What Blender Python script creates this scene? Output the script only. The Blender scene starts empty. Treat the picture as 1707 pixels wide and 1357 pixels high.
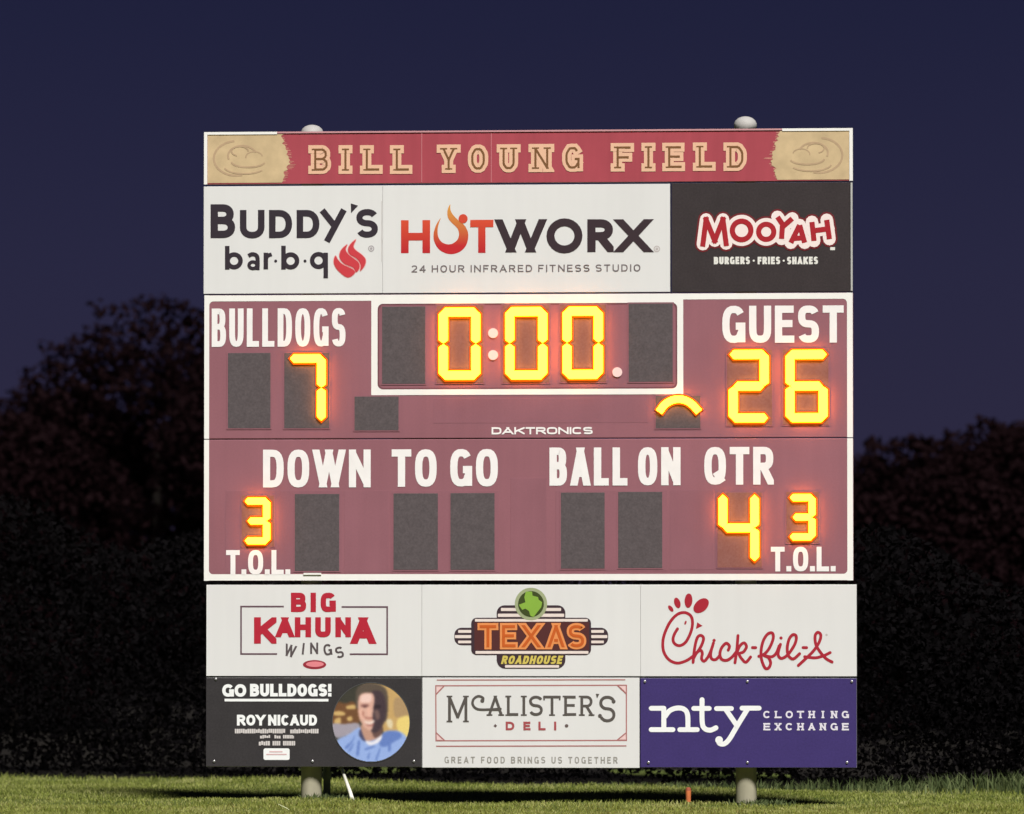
import bpy, math, random
import numpy as np
from mathutils import Vector, Matrix
random.seed(7); rng = np.random.default_rng(7)
S = bpy.context.scene; COL = S.collection
R = math.radians

# ------------------------------------------------------------------ camera
CX, CY, CZ, YAW, PIT, FPX = 4.46488, -55.0, 1.45592, .0833245, .0341443, 10925.5
cam = bpy.data.cameras.new('camera'); co = bpy.data.objects.new('camera', cam); COL.objects.link(co)
co.location = (CX, CY, CZ); co.rotation_euler = (R(90) + PIT, 0, YAW)
cam.sensor_fit = 'HORIZONTAL'; cam.sensor_width = 36; cam.lens = 36 * FPX / 1707
cam.clip_start = 1; cam.clip_end = 3000
cam.dof.use_dof = True; cam.dof.focus_distance = 55.2; cam.dof.aperture_fstop = 2.0
S.camera = co

# ------------------------------------------------------------------ world and sun
w = bpy.data.worlds.new('World'); S.world = w; w.use_nodes = True
nt = w.node_tree; nt.nodes.clear()
wo = nt.nodes.new('ShaderNodeOutputWorld'); bg = nt.nodes.new('ShaderNodeBackground')
# clear dusk sky: dull violet at the horizon, deepening to navy overhead
tc = nt.nodes.new('ShaderNodeTexCoord'); sx = nt.nodes.new('ShaderNodeSeparateXYZ'); nt.links.new(tc.outputs['Generated'], sx.inputs[0])
cr = nt.nodes.new('ShaderNodeValToRGB'); nt.links.new(sx.outputs['Z'], cr.inputs[0]); el = cr.color_ramp.elements
el[0].position = 0; el[0].color = (.026, .0195, .040, 1); el[1].position = 1; el[1].color = (.0045, .006, .022, 1)
for ps, c_ in ((.03, (.0225, .0205, .0485)), (.058, (.0192, .0188, .048)), (.096, (.0128, .0140, .041)), (.4, (.007, .009, .032))):
    e = el.new(ps); e.color = (*c_, 1)
nt.links.new(cr.outputs[0], bg.inputs[0]); nt.links.new(bg.outputs[0], wo.inputs[0]); bg.inputs[1].default_value = 1.0

sl = bpy.data.lights.new('sun', 'SUN'); so = bpy.data.objects.new('sun', sl); COL.objects.link(so)
EL, AZ = R(50), R(22)
sdir = Vector((math.sin(AZ) * math.cos(EL), -math.cos(AZ) * math.cos(EL), math.sin(EL)))
so.rotation_euler = sdir.to_track_quat('Z', 'Y').to_euler(); so.location = sdir * 80
sl.energy = 5.0; sl.angle = R(13); sl.color = (1.0, .98, .955)
S.view_settings.view_transform = 'Standard'; S.view_settings.look = 'None'
S.view_settings.exposure = 0.12; S.view_settings.gamma = 1; S.view_settings.use_curve_mapping = False

# ------------------------------------------------------------------ measuring: photo pixel -> point on the board's face (y = 0)
_c, _s = math.cos(YAW), math.sin(YAW)
_fw = Vector((-_s * math.cos(PIT), _c * math.cos(PIT), math.sin(PIT))); _rt = Vector((_c, _s, 0)); _up = _rt.cross(_fw)
def B2(u, v, y=0.0):
    d = _fw + _rt * ((u - 853.5) / FPX) - _up * ((v - 678.5) / FPX)
    t = (y - CY) / d.y
    return (CX + d.x * t, CZ + d.z * t)
PX = 5.486 / 1082.0            # metres per photo pixel on the board
def rect(u0, v0, u1, v1):      # upright rectangle (x0, z0, x1, z1) in metres
    um, vm = (u0 + u1) / 2, (v0 + v1) / 2
    return (B2(u0, vm)[0], B2(um, v1)[1], B2(u1, vm)[0], B2(um, v0)[1])

# ------------------------------------------------------------------ materials
MATS = {}
def srgb(c):
    return tuple((x / 255 / 12.92) if x / 255 <= .04045 else ((x / 255 + .055) / 1.055) ** 2.4 for x in c)
def paint(name, col, rough=.55, var=.06, scale=3.0, bump=0.0, metal=0.0, spec=.25, grime=0.0, fine=0.0):
    if name in MATS: return MATS[name]
    m = bpy.data.materials.new(name); m.use_nodes = True; t = m.node_tree; N = t.nodes; L = t.links
    b = N['Principled BSDF']; b.inputs['Roughness'].default_value = rough; b.inputs['Metallic'].default_value = metal
    b.inputs['Specular IOR Level'].default_value = spec
    geo = N.new('ShaderNodeNewGeometry')
    n1 = N.new('ShaderNodeTexNoise'); n1.inputs['Scale'].default_value = scale; n1.inputs['Detail'].default_value = 6
    L.new(geo.outputs['Position'], n1.inputs['Vector'])
    mr = N.new('ShaderNodeMapRange'); mr.inputs[1].default_value = .25; mr.inputs[2].default_value = .75
    mr.inputs[3].default_value = 1 - var; mr.inputs[4].default_value = 1 + var
    L.new(n1.outputs[0], mr.inputs[0]); out = mr.outputs[0]
    if fine:
        n2 = N.new('ShaderNodeTexNoise'); n2.inputs['Scale'].default_value = 60; n2.inputs['Detail'].default_value = 3
        L.new(geo.outputs['Position'], n2.inputs['Vector'])
        r2 = N.new('ShaderNodeMapRange'); r2.inputs[1].default_value = .3; r2.inputs[2].default_value = .7
        r2.inputs[3].default_value = 1 - fine; r2.inputs[4].default_value = 1 + fine
        L.new(n2.outputs[0], r2.inputs[0]); mu = N.new('ShaderNodeMath'); mu.operation = 'MULTIPLY'
        L.new(out, mu.inputs[0]); L.new(r2.outputs[0], mu.inputs[1]); out = mu.outputs[0]
    if grime:   # vertical rain streaks
        mp = N.new('ShaderNodeMapping'); mp.inputs['Scale'].default_value = (9, 9, .6)
        L.new(geo.outputs['Position'], mp.inputs[0])
        n3 = N.new('ShaderNodeTexNoise'); n3.inputs['Scale'].default_value = 1.2; n3.inputs['Detail'].default_value = 5
        L.new(mp.outputs[0], n3.inputs['Vector'])
        r3 = N.new('ShaderNodeMapRange'); r3.inputs[1].default_value = .35; r3.inputs[2].default_value = .65
        r3.inputs[3].default_value = 1 - grime; r3.inputs[4].default_value = 1
        L.new(n3.outputs[0], r3.inputs[0]); mu = N.new('ShaderNodeMath'); mu.operation = 'MULTIPLY'
        L.new(out, mu.inputs[0]); L.new(r3.outputs[0], mu.inputs[1]); out = mu.outputs[0]
    vm = N.new('ShaderNodeVectorMath'); vm.operation = 'SCALE'; vm.inputs[0].default_value = col
    L.new(out, vm.inputs['Scale']); L.new(vm.outputs[0], b.inputs['Base Color'])
    if bump:
        bp = N.new('ShaderNodeBump'); bp.inputs['Strength'].default_value = bump; bp.inputs['Distance'].default_value = .01
        L.new(n1.outputs[0], bp.inputs['Height']); L.new(bp.outputs[0], b.inputs['Normal'])
    MATS[name] = m; return m
GAIN = 1.0     # print colours were read from the lit photograph; this turns them back into surface colours
def ink(r, g, b, var=.03):
    c = tuple(min(.86, x * GAIN) for x in srgb((r, g, b)))
    return paint('ink_%d_%d_%d' % (r, g, b), c, rough=.5, var=var, scale=8)
def grad(name, z0, z1, c0, c1):
    m = bpy.data.materials.new(name); m.use_nodes = True; t = m.node_tree; N = t.nodes; L = t.links
    b = N['Principled BSDF']; b.inputs['Roughness'].default_value = .5; b.inputs['Specular IOR Level'].default_value = .25
    g = N.new('ShaderNodeNewGeometry'); s = N.new('ShaderNodeSeparateXYZ'); L.new(g.outputs['Position'], s.inputs[0])
    mr = N.new('ShaderNodeMapRange'); mr.inputs[1].default_value = z0; mr.inputs[2].default_value = z1
    L.new(s.outputs['Z'], mr.inputs[0]); cr = N.new('ShaderNodeValToRGB')
    cr.color_ramp.elements[0].color = (*[x * GAIN for x in srgb(c0)], 1); cr.color_ramp.elements[1].color = (*[x * GAIN for x in srgb(c1)], 1)
    L.new(mr.outputs[0], cr.inputs[0]); L.new(cr.outputs[0], b.inputs['Base Color']); return m
def glow(name, col, strength):
    m = bpy.data.materials.new(name); m.use_nodes = True; t = m.node_tree; b = t.nodes['Principled BSDF']
    b.inputs['Base Color'].default_value = (.04, .01, .003, 1); b.inputs['Roughness'].default_value = .4
    b.inputs['Emission Color'].default_value = (*col, 1); b.inputs['Emission Strength'].default_value = strength
    return m

# ------------------------------------------------------------------ objects
def mesh(name, V, F, mat, parent=None, kind=None, label=None, smooth=False):
    me = bpy.data.meshes.new(name)
    off = Vector(parent['_w']) if parent is not None else Vector((0, 0, 0))
    me.from_pydata([(v[0] - off.x, v[1] - off.y, v[2] - off.z) for v in V], [], F)
    if mat: me.materials.append(mat)
    if smooth: me.polygons.foreach_set('use_smooth', [True] * len(me.polygons))
    me.update(); o = bpy.data.objects.new(name, me); COL.objects.link(o)
    if parent is not None: o.parent = parent; o['_w'] = tuple(off)
    if kind: o['kind'] = kind
    if label: o['label'] = label
    return o
def thing(name, loc, label, cat, group=None):
    o = bpy.data.objects.new(name, None); COL.objects.link(o); o.location = loc; o['_w'] = tuple(loc)
    o.empty_display_size = .2; o['label'] = label; o['category'] = cat
    if group: o['group'] = group
    return o
def box(V, F, x0, y0, z0, x1, y1, z1):
    n = len(V)
    V += [(x0, y0, z0), (x1, y0, z0), (x1, y1, z0), (x0, y1, z0), (x0, y0, z1), (x1, y0, z1), (x1, y1, z1), (x0, y1, z1)]
    F += [tuple(n + i for i in f) for f in ((0, 3, 2, 1), (4, 5, 6, 7), (0, 1, 5, 4), (1, 2, 6, 5), (2, 3, 7, 6), (3, 0, 4, 7))]
def bbox(name, x0, y0, z0, x1, y1, z1, mat, parent=None, bev=.003, **k):
    V, F = [], []; box(V, F, x0, y0, z0, x1, y1, z1); o = mesh(name, V, F, mat, parent, **k)
    if bev:
        b = o.modifiers.new('edge', 'BEVEL'); b.width = bev; b.segments = 2
    return o
def tube(V, F, pts, rad, n=14, cap=True):
    base = len(V); P = [Vector(p) for p in pts]
    for i, p in enumerate(P):
        d = (P[min(i + 1, len(P) - 1)] - P[max(i - 1, 0)]).normalized()
        a = Vector((1, 0, 0)) if abs(d.x) < .9 else Vector((0, 1, 0))
        e1 = d.cross(a).normalized(); e2 = d.cross(e1); r = rad[i] if hasattr(rad, '__len__') else rad
        for k in range(n):
            t = 2 * math.pi * k / n; q = p + e1 * (r * math.cos(t)) + e2 * (r * math.sin(t)); V.append(tuple(q))
    for i in range(len(P) - 1):
        for k in range(n):
            a = base + i * n + k; b = base + i * n + (k + 1) % n; F.append((a, b, b + n, a + n))
    if cap:
        F.append(tuple(base + k for k in range(n))[::-1]); F.append(tuple(base + (len(P) - 1) * n + k for k in range(n)))

# ------------------------------------------------------------------ flat print: strokes and filled shapes, in (x, z) metres
def clip(poly, axis, lim, keep_less):
    out = []; n = len(poly)
    for i in range(n):
        a, b = poly[i], poly[(i + 1) % n]
        ia = (a[axis] <= lim) if keep_less else (a[axis] >= lim); ib = (b[axis] <= lim) if keep_less else (b[axis] >= lim)
        if ia: out.append(a)
        if ia != ib:
            t = (lim - a[axis]) / (b[axis] - a[axis]); out.append((a[0] + t * (b[0] - a[0]), a[1] + t * (b[1] - a[1])))
    return out
def strip(pts, t, cap0=0.0, cap1=0.0, closed=False):
    P = [np.array(p, float) for p in pts]
    Q = [P[0]]
    for p in P[1:]:
        if np.linalg.norm(p - Q[-1]) > 1e-6: Q.append(p)
    P = Q
    if closed and np.linalg.norm(P[0] - P[-1]) < 1e-6: P = P[:-1]
    n = len(P)
    if n < 2: return []
    if not closed:
        d0 = (P[0] - P[1]) / np.linalg.norm(P[0] - P[1]); d1 = (P[-1] - P[-2]) / np.linalg.norm(P[-1] - P[-2])
        P[0] = P[0] + d0 * cap0; P[-1] = P[-1] + d1 * cap1
    Lf, Rt = [], []
    for i in range(n):
        if closed: a, b = P[i - 1], P[(i + 1) % n]
        else: a, b = (P[i - 1] if i else None), (P[i + 1] if i < n - 1 else None)
        da = (P[i] - a) / np.linalg.norm(P[i] - a) if a is not None else None
        db = (b - P[i]) / np.linalg.norm(b - P[i]) if b is not None else None
        if da is None: da = db
        if db is None: db = da
        na = np.array([-da[1], da[0]]); nb = np.array([-db[1], db[0]]); m = na + nb; ln = np.linalg.norm(m)
        m = na if ln < .35 else m / ln; k = max(.4, float(m @ na)); m = m * (t / 2 / k)
        Lf.append(P[i] + m); Rt.append(P[i] - m)
    out = []
    for i in range(n if closed else n - 1):
        j = (i + 1) % n; out.append([tuple(Rt[i]), tuple(Rt[j]), tuple(Lf[j]), tuple(Lf[i])])
    return out
def disc(c, r, n=18, ry=None, rot=0):
    ry = ry or r; cr, sr = math.cos(rot), math.sin(rot); o = []
    for k in range(n):
        a = 2 * math.pi * k / n; x, y = r * math.cos(a), ry * math.sin(a); o.append((c[0] + x * cr - y * sr, c[1] + x * sr + y * cr))
    return o
def smooth(pts, k=5, closed=False):
    P = [np.array(p, float) for p in pts]; n = len(P); out = []
    for i in range(n if closed else n - 1):
        if closed: p0, p1, p2, p3 = P[i - 1], P[i], P[(i + 1) % n], P[(i + 2) % n]
        else: p0, p1, p2, p3 = P[max(i - 1, 0)], P[i], P[i + 1], P[min(i + 2, n - 1)]
        for j in range(k):
            t = j / k
            out.append(tuple(.5 * ((2 * p1) + (-p0 + p2) * t + (2 * p0 - 5 * p1 + 4 * p2 - p3) * t * t + (-p0 + 3 * p1 - 3 * p2 + p3) * t ** 3)))
    if not closed: out.append(tuple(P[-1]))
    return out
class Print:
    """one colour of flat print on the face of a sign; every stroke lies a hair above the one before"""
    def __init__(s, layer=0): s.V = []; s.F = []; s.y = -.0012 - .0018 * layer; s.k = 0; s.tess = []
    def polys(s, P):
        y = s.y - .0003 * (s.k % 5) - .000017 * (s.k // 5 % 12); s.k += 1
        for p in P:
            y -= .000004
            if len(p) < 3: continue
            a = sum(p[i][0] * p[(i + 1) % len(p)][1] - p[(i + 1) % len(p)][0] * p[i][1] for i in range(len(p)))
            if abs(a) < 1e-9: continue
            if a < 0: p = p[::-1]
            n = len(s.V); s.V += [(x, y, z) for x, z in p]; s.F.append(tuple(range(n, n + len(p))))
    def fill(s, p): s.polys([p])
    def concave(s, p):
        from mathutils.geometry import tessellate_polygon
        y = s.y - .0003 * (s.k % 5) - .000017 * (s.k // 5 % 12); s.k += 1; n = len(s.V); s.V += [(x, y, z) for x, z in p]
        for t in tessellate_polygon([[Vector((x, z, 0)) for x, z in p]]):
            a, b, c = [p[i] for i in t]
            ar = (b[0] - a[0]) * (c[1] - a[1]) - (b[1] - a[1]) * (c[0] - a[0]); t = tuple(n + i for i in t)
            s.F.append(t if ar > 0 else t[::-1])
    def line(s, pts, t, caps='butt', closed=False):
        e = t / 2 if caps == 'square' else 0; s.polys(strip(pts, t, e, e, closed))
        if caps == 'round': s.fill(disc(pts[0], t / 2, 12)); s.fill(disc(pts[-1], t / 2, 12))
    def build(s, mat, parent, name='lettering', label=None): return mesh(name, s.V, s.F, mat, parent, label=label)

def arc(cx, cy, rx, ry, a0, a1, n=None, k=2.0):
    n = n or max(4, int(abs(a1 - a0) / 15)); out = []
    for i in range(n + 1):
        a = R(a0 + (a1 - a0) * i / n); c, s_ = math.cos(a), math.sin(a)
        if k == 'oct':
            m = max(abs(c), abs(s_), (abs(c) + abs(s_)) / 1.45); out.append((cx + rx * c / m, cy + ry * s_ / m))
        else:
            out.append((cx + rx * math.copysign(abs(c) ** (2 / k), c), cy + ry * math.copysign(abs(s_) ** (2 / k), s_)))
    return out
# glyph: list of (points, kind) in the unit square; kind 's' square ends, 'b' butt ends, 'c' closed, 'd' diagonal clipped to the cap height
def glyph(ch, K):
    A = lambda *a: arc(*a, k=K)
    g = {
    'A': [([(0, 0), (.5, 1)], 'd'), ([(1, 0), (.5, 1)], 'd'), ([(.2, .28), (.8, .28)], 'b')],
    'B': [([(0, 0), (0, 1)], 's'), ([(0, 1)] + A(.5, .765, .42, .235, 90, -90) + [(0, .53)], 'b'), ([(0, .53)] + A(.5, .265, .5, .265, 90, -90) + [(0, 0)], 'b')],
    'C': [(A(.5, .5, .5, .5, 38, 322), 'b')],
    'D': [([(0, 0), (0, 1)], 's'), ([(0, 1)] + A(.42, .5, .58, .5, 90, -90) + [(0, 0)], 'b')],
    'E': [([(0, 0), (0, 1)], 's'), ([(0, 1), (.95, 1)], 's'), ([(0, .52), (.85, .52)], 's'), ([(0, 0), (1, 0)], 's')],
    'F': [([(0, 0), (0, 1)], 's'), ([(0, 1), (1, 1)], 's'), ([(0, .5), (.85, .5)], 's')],
    'G': [(A(.5, .5, .5, .5, 38, 335) , 'b'), ([(.62, .44), (1, .44)], 'b'), ([(1, .44), (1, .02)], 's')],
    'H': [([(0, 0), (0, 1)], 's'), ([(1, 0), (1, 1)], 's'), ([(0, .5), (1, .5)], 'b')],
    'I': [([(.5, 0), (.5, 1)], 's')],
    'K': [([(0, 0), (0, 1)], 's'), ([(0, .36), (1, 1)], 'd'), ([(.32, .58), (1, 0)], 'd')],
    'L': [([(0, 0), (0, 1)], 's'), ([(0, 0), (1, 0)], 's')],
    'M': [([(0, 0), (0, 1)], 's'), ([(1, 0), (1, 1)], 's'), ([(0, 1), (.5, .15)], 'd'), ([(1, 1), (.5, .15)], 'd')],
    'N': [([(0, 0), (0, 1)], 's'), ([(1, 0), (1, 1)], 's'), ([(0, 1), (1, 0)], 'd')],
    'O': [(A(.5, .5, .5, .5, 0, 360), 'c')],
    'P': [([(0, 0), (0, 1)], 's'), ([(0, 1)] + A(.5, .73, .5, .27, 90, -90) + [(0, .46)], 'b')],
    'Q': [(A(.5, .5, .5, .5, 0, 360), 'c'), ([(.55, .3), (1.02, -.04)], 'b')],
    'R': [([(0, 0), (0, 1)], 's'), ([(0, 1)] + A(.5, .74, .46, .26, 90, -90) + [(0, .48)], 'b'), ([(.45, .5), (1, 0)], 'd')],
    'S': [(A(.5, .755, .5, .245, 22, 270)[:-1] + A(.5, .255, .5, .255, 90, -158), 'b')],
    'T': [([(.5, 0), (.5, 1)], 's'), ([(0, 1), (1, 1)], 's')],
    'U': [([(0, 1)] + A(.5, .36, .5, .36, 180, 360) + [(1, 1)], 's')],
    'V': [([(0, 1), (.5, 0)], 'd'), ([(1, 1), (.5, 0)], 'd')],
    'W': [([(0, 1), (.26, 0)], 'd'), ([(.26, 0), (.5, 1)], 'd'), ([(.5, 1), (.74, 0)], 'd'), ([(.74, 0), (1, 1)], 'd')],
    'X': [([(0, 0), (1, 1)], 'd'), ([(1, 0), (0, 1)], 'd')],
    'Y': [([(0, 1), (.5, .45)], 'd'), ([(1, 1), (.5, .45)], 'd'), ([(.5, .5), (.5, 0)], 's')],
    '2': [(A(.5, .7, .5, .3, 165, -20) + [(0, 0)], 'b'), ([(0, 0), (1, 0)], 's')],
    '4': [([(.75, 0), (.75, 1)], 's'), ([(.75, 1), (0, .3)], 'b'), ([(0, .3), (1, .3)], 's')],
    '!': [([(.5, .52), (.5, 1)], 's'), ([(.5, 0), (.5, .01)], 's')],
    '.': [([(.5, 0), (.5, .02)], 's')], '-': [([(0, .45), (1, .45)], 's')],
    }
    return g[ch]
WID = {'I': 0, '.': 0, '!': 0, 'M': 1.3, 'W': 1.55, 'E': .88, 'F': .85, 'L': .85, 'S': .95, 'T': .95, 'K': 1.05, 'A': 1.1, 'Y': 1.05, 'G': 1.05, 'O': 1.05, 'Q': 1.05, 'N': 1.05, 'X': 1.05, '2': .9, '4': .95}
SERIF = {'A': [(0, 0), (1, 0)], 'B': [(0, 0), (0, 1)], 'D': [(0, 0), (0, 1)], 'E': [(0, 0), (0, 1)], 'F': [(0, 0), (0, 1)], 'H': [(0, 0), (0, 1), (1, 0), (1, 1)],
         'I': [(.5, 0), (.5, 1)], 'L': [(0, 1), (0, 0)], 'N': [(0, 0), (0, 1), (1, 1)], 'R': [(0, 0), (0, 1), (1, 0)], 'T': [(.5, 0)], 'U': [(0, 1), (1, 1)], 'Y': [(0, 1), (1, 1), (.5, 0)],
         'M': [(0, 0), (0, 1), (1, 0), (1, 1)], 'X': [(0, 0), (0, 1), (1, 0), (1, 1)], 'K': [(0, 0), (0, 1), (1, 0), (1, 1)], 'C': [], 'G': [], 'O': [], 'S': []}
def letter(pr, ch, x0, z0, x1, z1, t, K=2.6, grow=0.0, serif=0.0, st=None, shear=0.0, rot=0.0):
    """t: stroke width in metres; grow: extra width all round; serif: slab overhang in metres"""
    sx = serif if (serif and ch in SERIF and any(p[0] in (0, 1) for p in SERIF[ch])) else 0
    X0, X1, Z0, Z1 = x0 + t / 2 + sx, x1 - t / 2 - (sx if any(p[0] == 1 for p in SERIF.get(ch, [])) else 0), z0 + t / 2, z1 - t / 2
    mp = lambda p: (X0 + p[0] * (X1 - X0), Z0 + p[1] * (Z1 - Z0)); T = t + 2 * grow
    cx, cz = (x0 + x1) / 2, (z0 + z1) / 2; cr, sr = math.cos(rot), math.sin(rot)
    def fin(P):
        out = []
        for p in P:
            q = []
            for x, z in p:
                x = x + shear * (z - z0); x, z = x - cx, z - cz; q.append((cx + x * cr - z * sr, cz + x * sr + z * cr))
            out.append(q)
        pr.polys(out)
    for pts, kind in glyph(ch, K):
        Q = [mp(p) for p in pts]
        if kind == 'd':
            a, b = np.array(Q[0]), np.array(Q[1]); d = (b - a) / np.linalg.norm(b - a); ea, eb = [(T * 1.2 if p[1] in (0, 1) else (0 if ch in 'KR' else T * .3)) for p in pts]; P = strip([a - d * ea, b + d * eb], T)
            inner = [0 < p[1] < 1 for p in pts]
            res = []
            for p in P:
                if not (inner[0] or inner[1]) or True:
                    lo = min(Q[0][1], Q[1][1]); hi = max(Q[0][1], Q[1][1]); p = clip(p, 1, lo - T / 2, False); p = clip(p, 1, hi + T / 2, True) if p else p
                if ch in 'NMKR': p = clip(p, 0, x0 - grow, False) if p else p; p = clip(p, 0, x1 + grow, True) if p else p
                res.append(p)
            fin(res)
        else:
            e = T / 2 if kind == 's' else grow
            P = strip(Q, T, e, e, kind == 'c'); res = []
            for p in P:
                p = clip(p, 1, z0 - grow, False); p = clip(p, 1, z1 + grow, True) if p else p; res.append(p)
            fin(res)
    if serif:
        ts = (st or t) + 2 * grow; so_ = serif + t / 2 + grow; seen = set()
        for p in SERIF.get(ch, []):
            q = mp(p); z = z0 + (st or t) / 2 if p[1] == 0 else z1 - (st or t) / 2
            fin(strip([(q[0] - so_, z), (q[0] + so_, z)], ts))
def text(pr, s, box_, t, K=2.6, gap=.14, space=.5, mono=False, **k):
    """box_ in photo pixels; t as a share of the cap height"""
    x0, z0, x1, z1 = rect(*box_); H = z1 - z0; T = t * H
    ws, fixed, rel = [], 0, 0
    for c in s:
        if c == ' ': ws.append((space * H, 0)); fixed += space * H
        else:
            r = 1.0 if mono else WID.get(c, 1.0)
            ws.append((T, 0) if r == 0 else (0, r)); fixed += T if r == 0 else 0; rel += r
    fixed += gap * H * sum(1 for a, b in zip(s, s[1:]) if a != ' ' and b != ' ')
    kx = (x1 - x0 - fixed) / rel if rel else 0; x = x0
    for i, c in enumerate(s):
        wd = ws[i][0] + ws[i][1] * kx
        if c != ' ':
            letter(pr, c, x, z0, x + wd, z1, T, K=K, **k)
            x += wd + (gap * H if i + 1 < len(s) and s[i + 1] != ' ' else 0)
        else: x += wd
def crop(ox, oy, sc): return lambda p: B2(ox + p[0] / sc, oy + p[1] / sc)
def lin(p, pr_rect, t): x0, z0, x1, z1 = rect(*pr_rect); p.fill([(x0, z0), (x1, z0), (x1, z1), (x0, z1)])
def prect(p, *r): x0, z0, x1, z1 = rect(*r); p.fill([(x0, z0), (x1, z0), (x1, z1), (x0, z1)])
def rrect_pts(x0, z0, x1, z1, r, n=6, rs=None):
    rs = rs or (r, r, r, r); o = []
    for (cx, cz, a, rr) in ((x1 - rs[0], z1 - rs[0], 0, rs[0]), (x0 + rs[1], z1 - rs[1], 90, rs[1]), (x0 + rs[2], z0 + rs[2], 180, rs[2]), (x1 - rs[3], z0 + rs[3], 270, rs[3])):
        for i in range(n + 1): t = R(a + 90 * i / n); o.append((cx + rr * math.cos(t), cz + rr * math.sin(t)))
    return o
def ring(p, outer, inner):
    n = len(outer); p.polys([[outer[i], outer[(i + 1) % n], inner[(i + 1) % n], inner[i]] for i in range(n)])

# ================================================================== SETTING
def ground_mat(name, cols, scale, bump=.5, rough=.95):
    m = bpy.data.materials.new(name); m.use_nodes = True; t = m.node_tree; N = t.nodes; L = t.links
    b = N['Principled BSDF']; b.inputs['Roughness'].default_value = rough; b.inputs['Specular IOR Level'].default_value = .1
    g = N.new('ShaderNodeNewGeometry'); n1 = N.new('ShaderNodeTexNoise'); n1.inputs['Scale'].default_value = scale; n1.inputs['Detail'].default_value = 8
    L.new(g.outputs['Position'], n1.inputs['Vector']); cr = N.new('ShaderNodeValToRGB'); L.new(n1.outputs[0], cr.inputs[0])
    cr.color_ramp.elements[0].position = .35; cr.color_ramp.elements[1].position = .68
    cr.color_ramp.elements[0].color = (*cols[0], 1); cr.color_ramp.elements[1].color = (*cols[1], 1)
    L.new(cr.outputs[0], b.inputs['Base Color'])
    bp = N.new('ShaderNodeBump'); bp.inputs['Strength'].default_value = bump; bp.inputs['Distance'].default_value = .05
    L.new(n1.outputs[0], bp.inputs['Height']); L.new(bp.outputs[0], b.inputs['Normal']); return m
turf = ground_mat('turf_soil', ((.06, .085, .02), (.12, .14, .035)), 2.2)
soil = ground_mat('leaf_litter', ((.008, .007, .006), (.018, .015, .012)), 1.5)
def edge_y(x):     # where the mown grass stops and the undergrowth begins
    return 6.2 - .52 * x * (1 if abs(x) < 12 else 12 / abs(x)) + .25 * math.sin(x * 1.3 + 1) + .12 * math.sin(x * 3.7)
def gz(x, y):      # gentle lumps of the ground
    hump = .034 * math.exp(-((y + .25) / .55) ** 2) / (1 + math.exp((x + 1.35) / .18)) + .012 * math.exp(-((y + .3) / .3) ** 2) * max(0, math.sin(x * 4.3 + 1))
    return hump + .018 * math.sin(x * .9 + .4) * math.sin(y * .7) + .010 * math.sin(x * 2.3 + y * 1.1)
def sheet(name, xs, ys, zf, mat):
    V = [(x, y, zf(x, y)) for y in ys for x in xs]; n = len(xs)
    F = [(j * n + i, j * n + i + 1, (j + 1) * n + i + 1, (j + 1) * n + i) for j in range(len(ys) - 1) for i in range(n - 1)]
    return mesh(name, V, F, mat, kind='structure', smooth=True)
xs = [-900, -300, -100, -50, -30] + list(np.arange(-20, -4.1, .5)) + list(np.arange(-4, 4.01, .125)) + list(np.arange(4.5, 20.1, .5)) + [30, 50, 100, 300, 900]
ys = [-300, -150, -90, -60, -40, -25] + list(np.arange(-15, -1.6, .5)) + list(np.arange(-1.5, 1.01, .125)) + list(np.arange(1.5, 14.1, .5)) + [20, 35, 60, 120, 300, 1500]
fade = lambda x, y: gz(x, y) if abs(x) < 20 and -15 < y < 14 else 0.0
sheet('ground', xs, ys, fade, turf)
V, F = [], []
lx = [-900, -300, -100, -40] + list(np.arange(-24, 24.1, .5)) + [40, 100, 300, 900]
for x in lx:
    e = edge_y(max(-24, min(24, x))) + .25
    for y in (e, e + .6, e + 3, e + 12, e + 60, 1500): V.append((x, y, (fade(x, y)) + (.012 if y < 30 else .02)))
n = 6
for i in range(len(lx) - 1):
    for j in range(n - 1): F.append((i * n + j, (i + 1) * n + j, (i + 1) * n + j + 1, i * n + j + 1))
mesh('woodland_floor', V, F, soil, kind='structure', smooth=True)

def leafmat(name, cols, scale=1.2, trans=.15, spec=.1):
    m = bpy.data.materials.new(name); m.use_nodes = True; t = m.node_tree; N = t.nodes; L = t.links
    b = N['Principled BSDF']; b.inputs['Roughness'].default_value = .8; b.inputs['Specular IOR Level'].default_value = spec
    g = N.new('ShaderNodeNewGeometry'); n1 = N.new('ShaderNodeTexNoise'); n1.inputs['Scale'].default_value = scale; n1.inputs['Detail'].default_value = 4
    L.new(g.outputs['Position'], n1.inputs['Vector'])
    ad = N.new('ShaderNodeMath'); ad.operation = 'MULTIPLY_ADD'; ad.inputs[1].default_value = .35; L.new(g.outputs['Random Per Island'], ad.inputs[0]); L.new(n1.outputs[0], ad.inputs[2])
    cr = N.new('ShaderNodeValToRGB'); L.new(ad.outputs[0], cr.inputs[0]); el = cr.color_ramp.elements
    el[0].position = .4; el[1].position = .95; el[0].color = (*cols[0], 1); el[1].color = (*cols[-1], 1)
    if len(cols) == 3: e = el.new(.66); e.color = (*cols[1], 1)
    L.new(cr.outputs[0], b.inputs['Base Color'])
    tr = N.new('ShaderNodeBsdfTranslucent'); L.new(cr.outputs[0], tr.inputs[0]); mx = N.new('ShaderNodeMixShader'); mx.inputs[0].default_value = trans
    L.new(b.outputs[0], mx.inputs[1]); L.new(tr.outputs[0], mx.inputs[2]); L.new(mx.outputs[0], N['Material Output'].inputs[0]); return m
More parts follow.
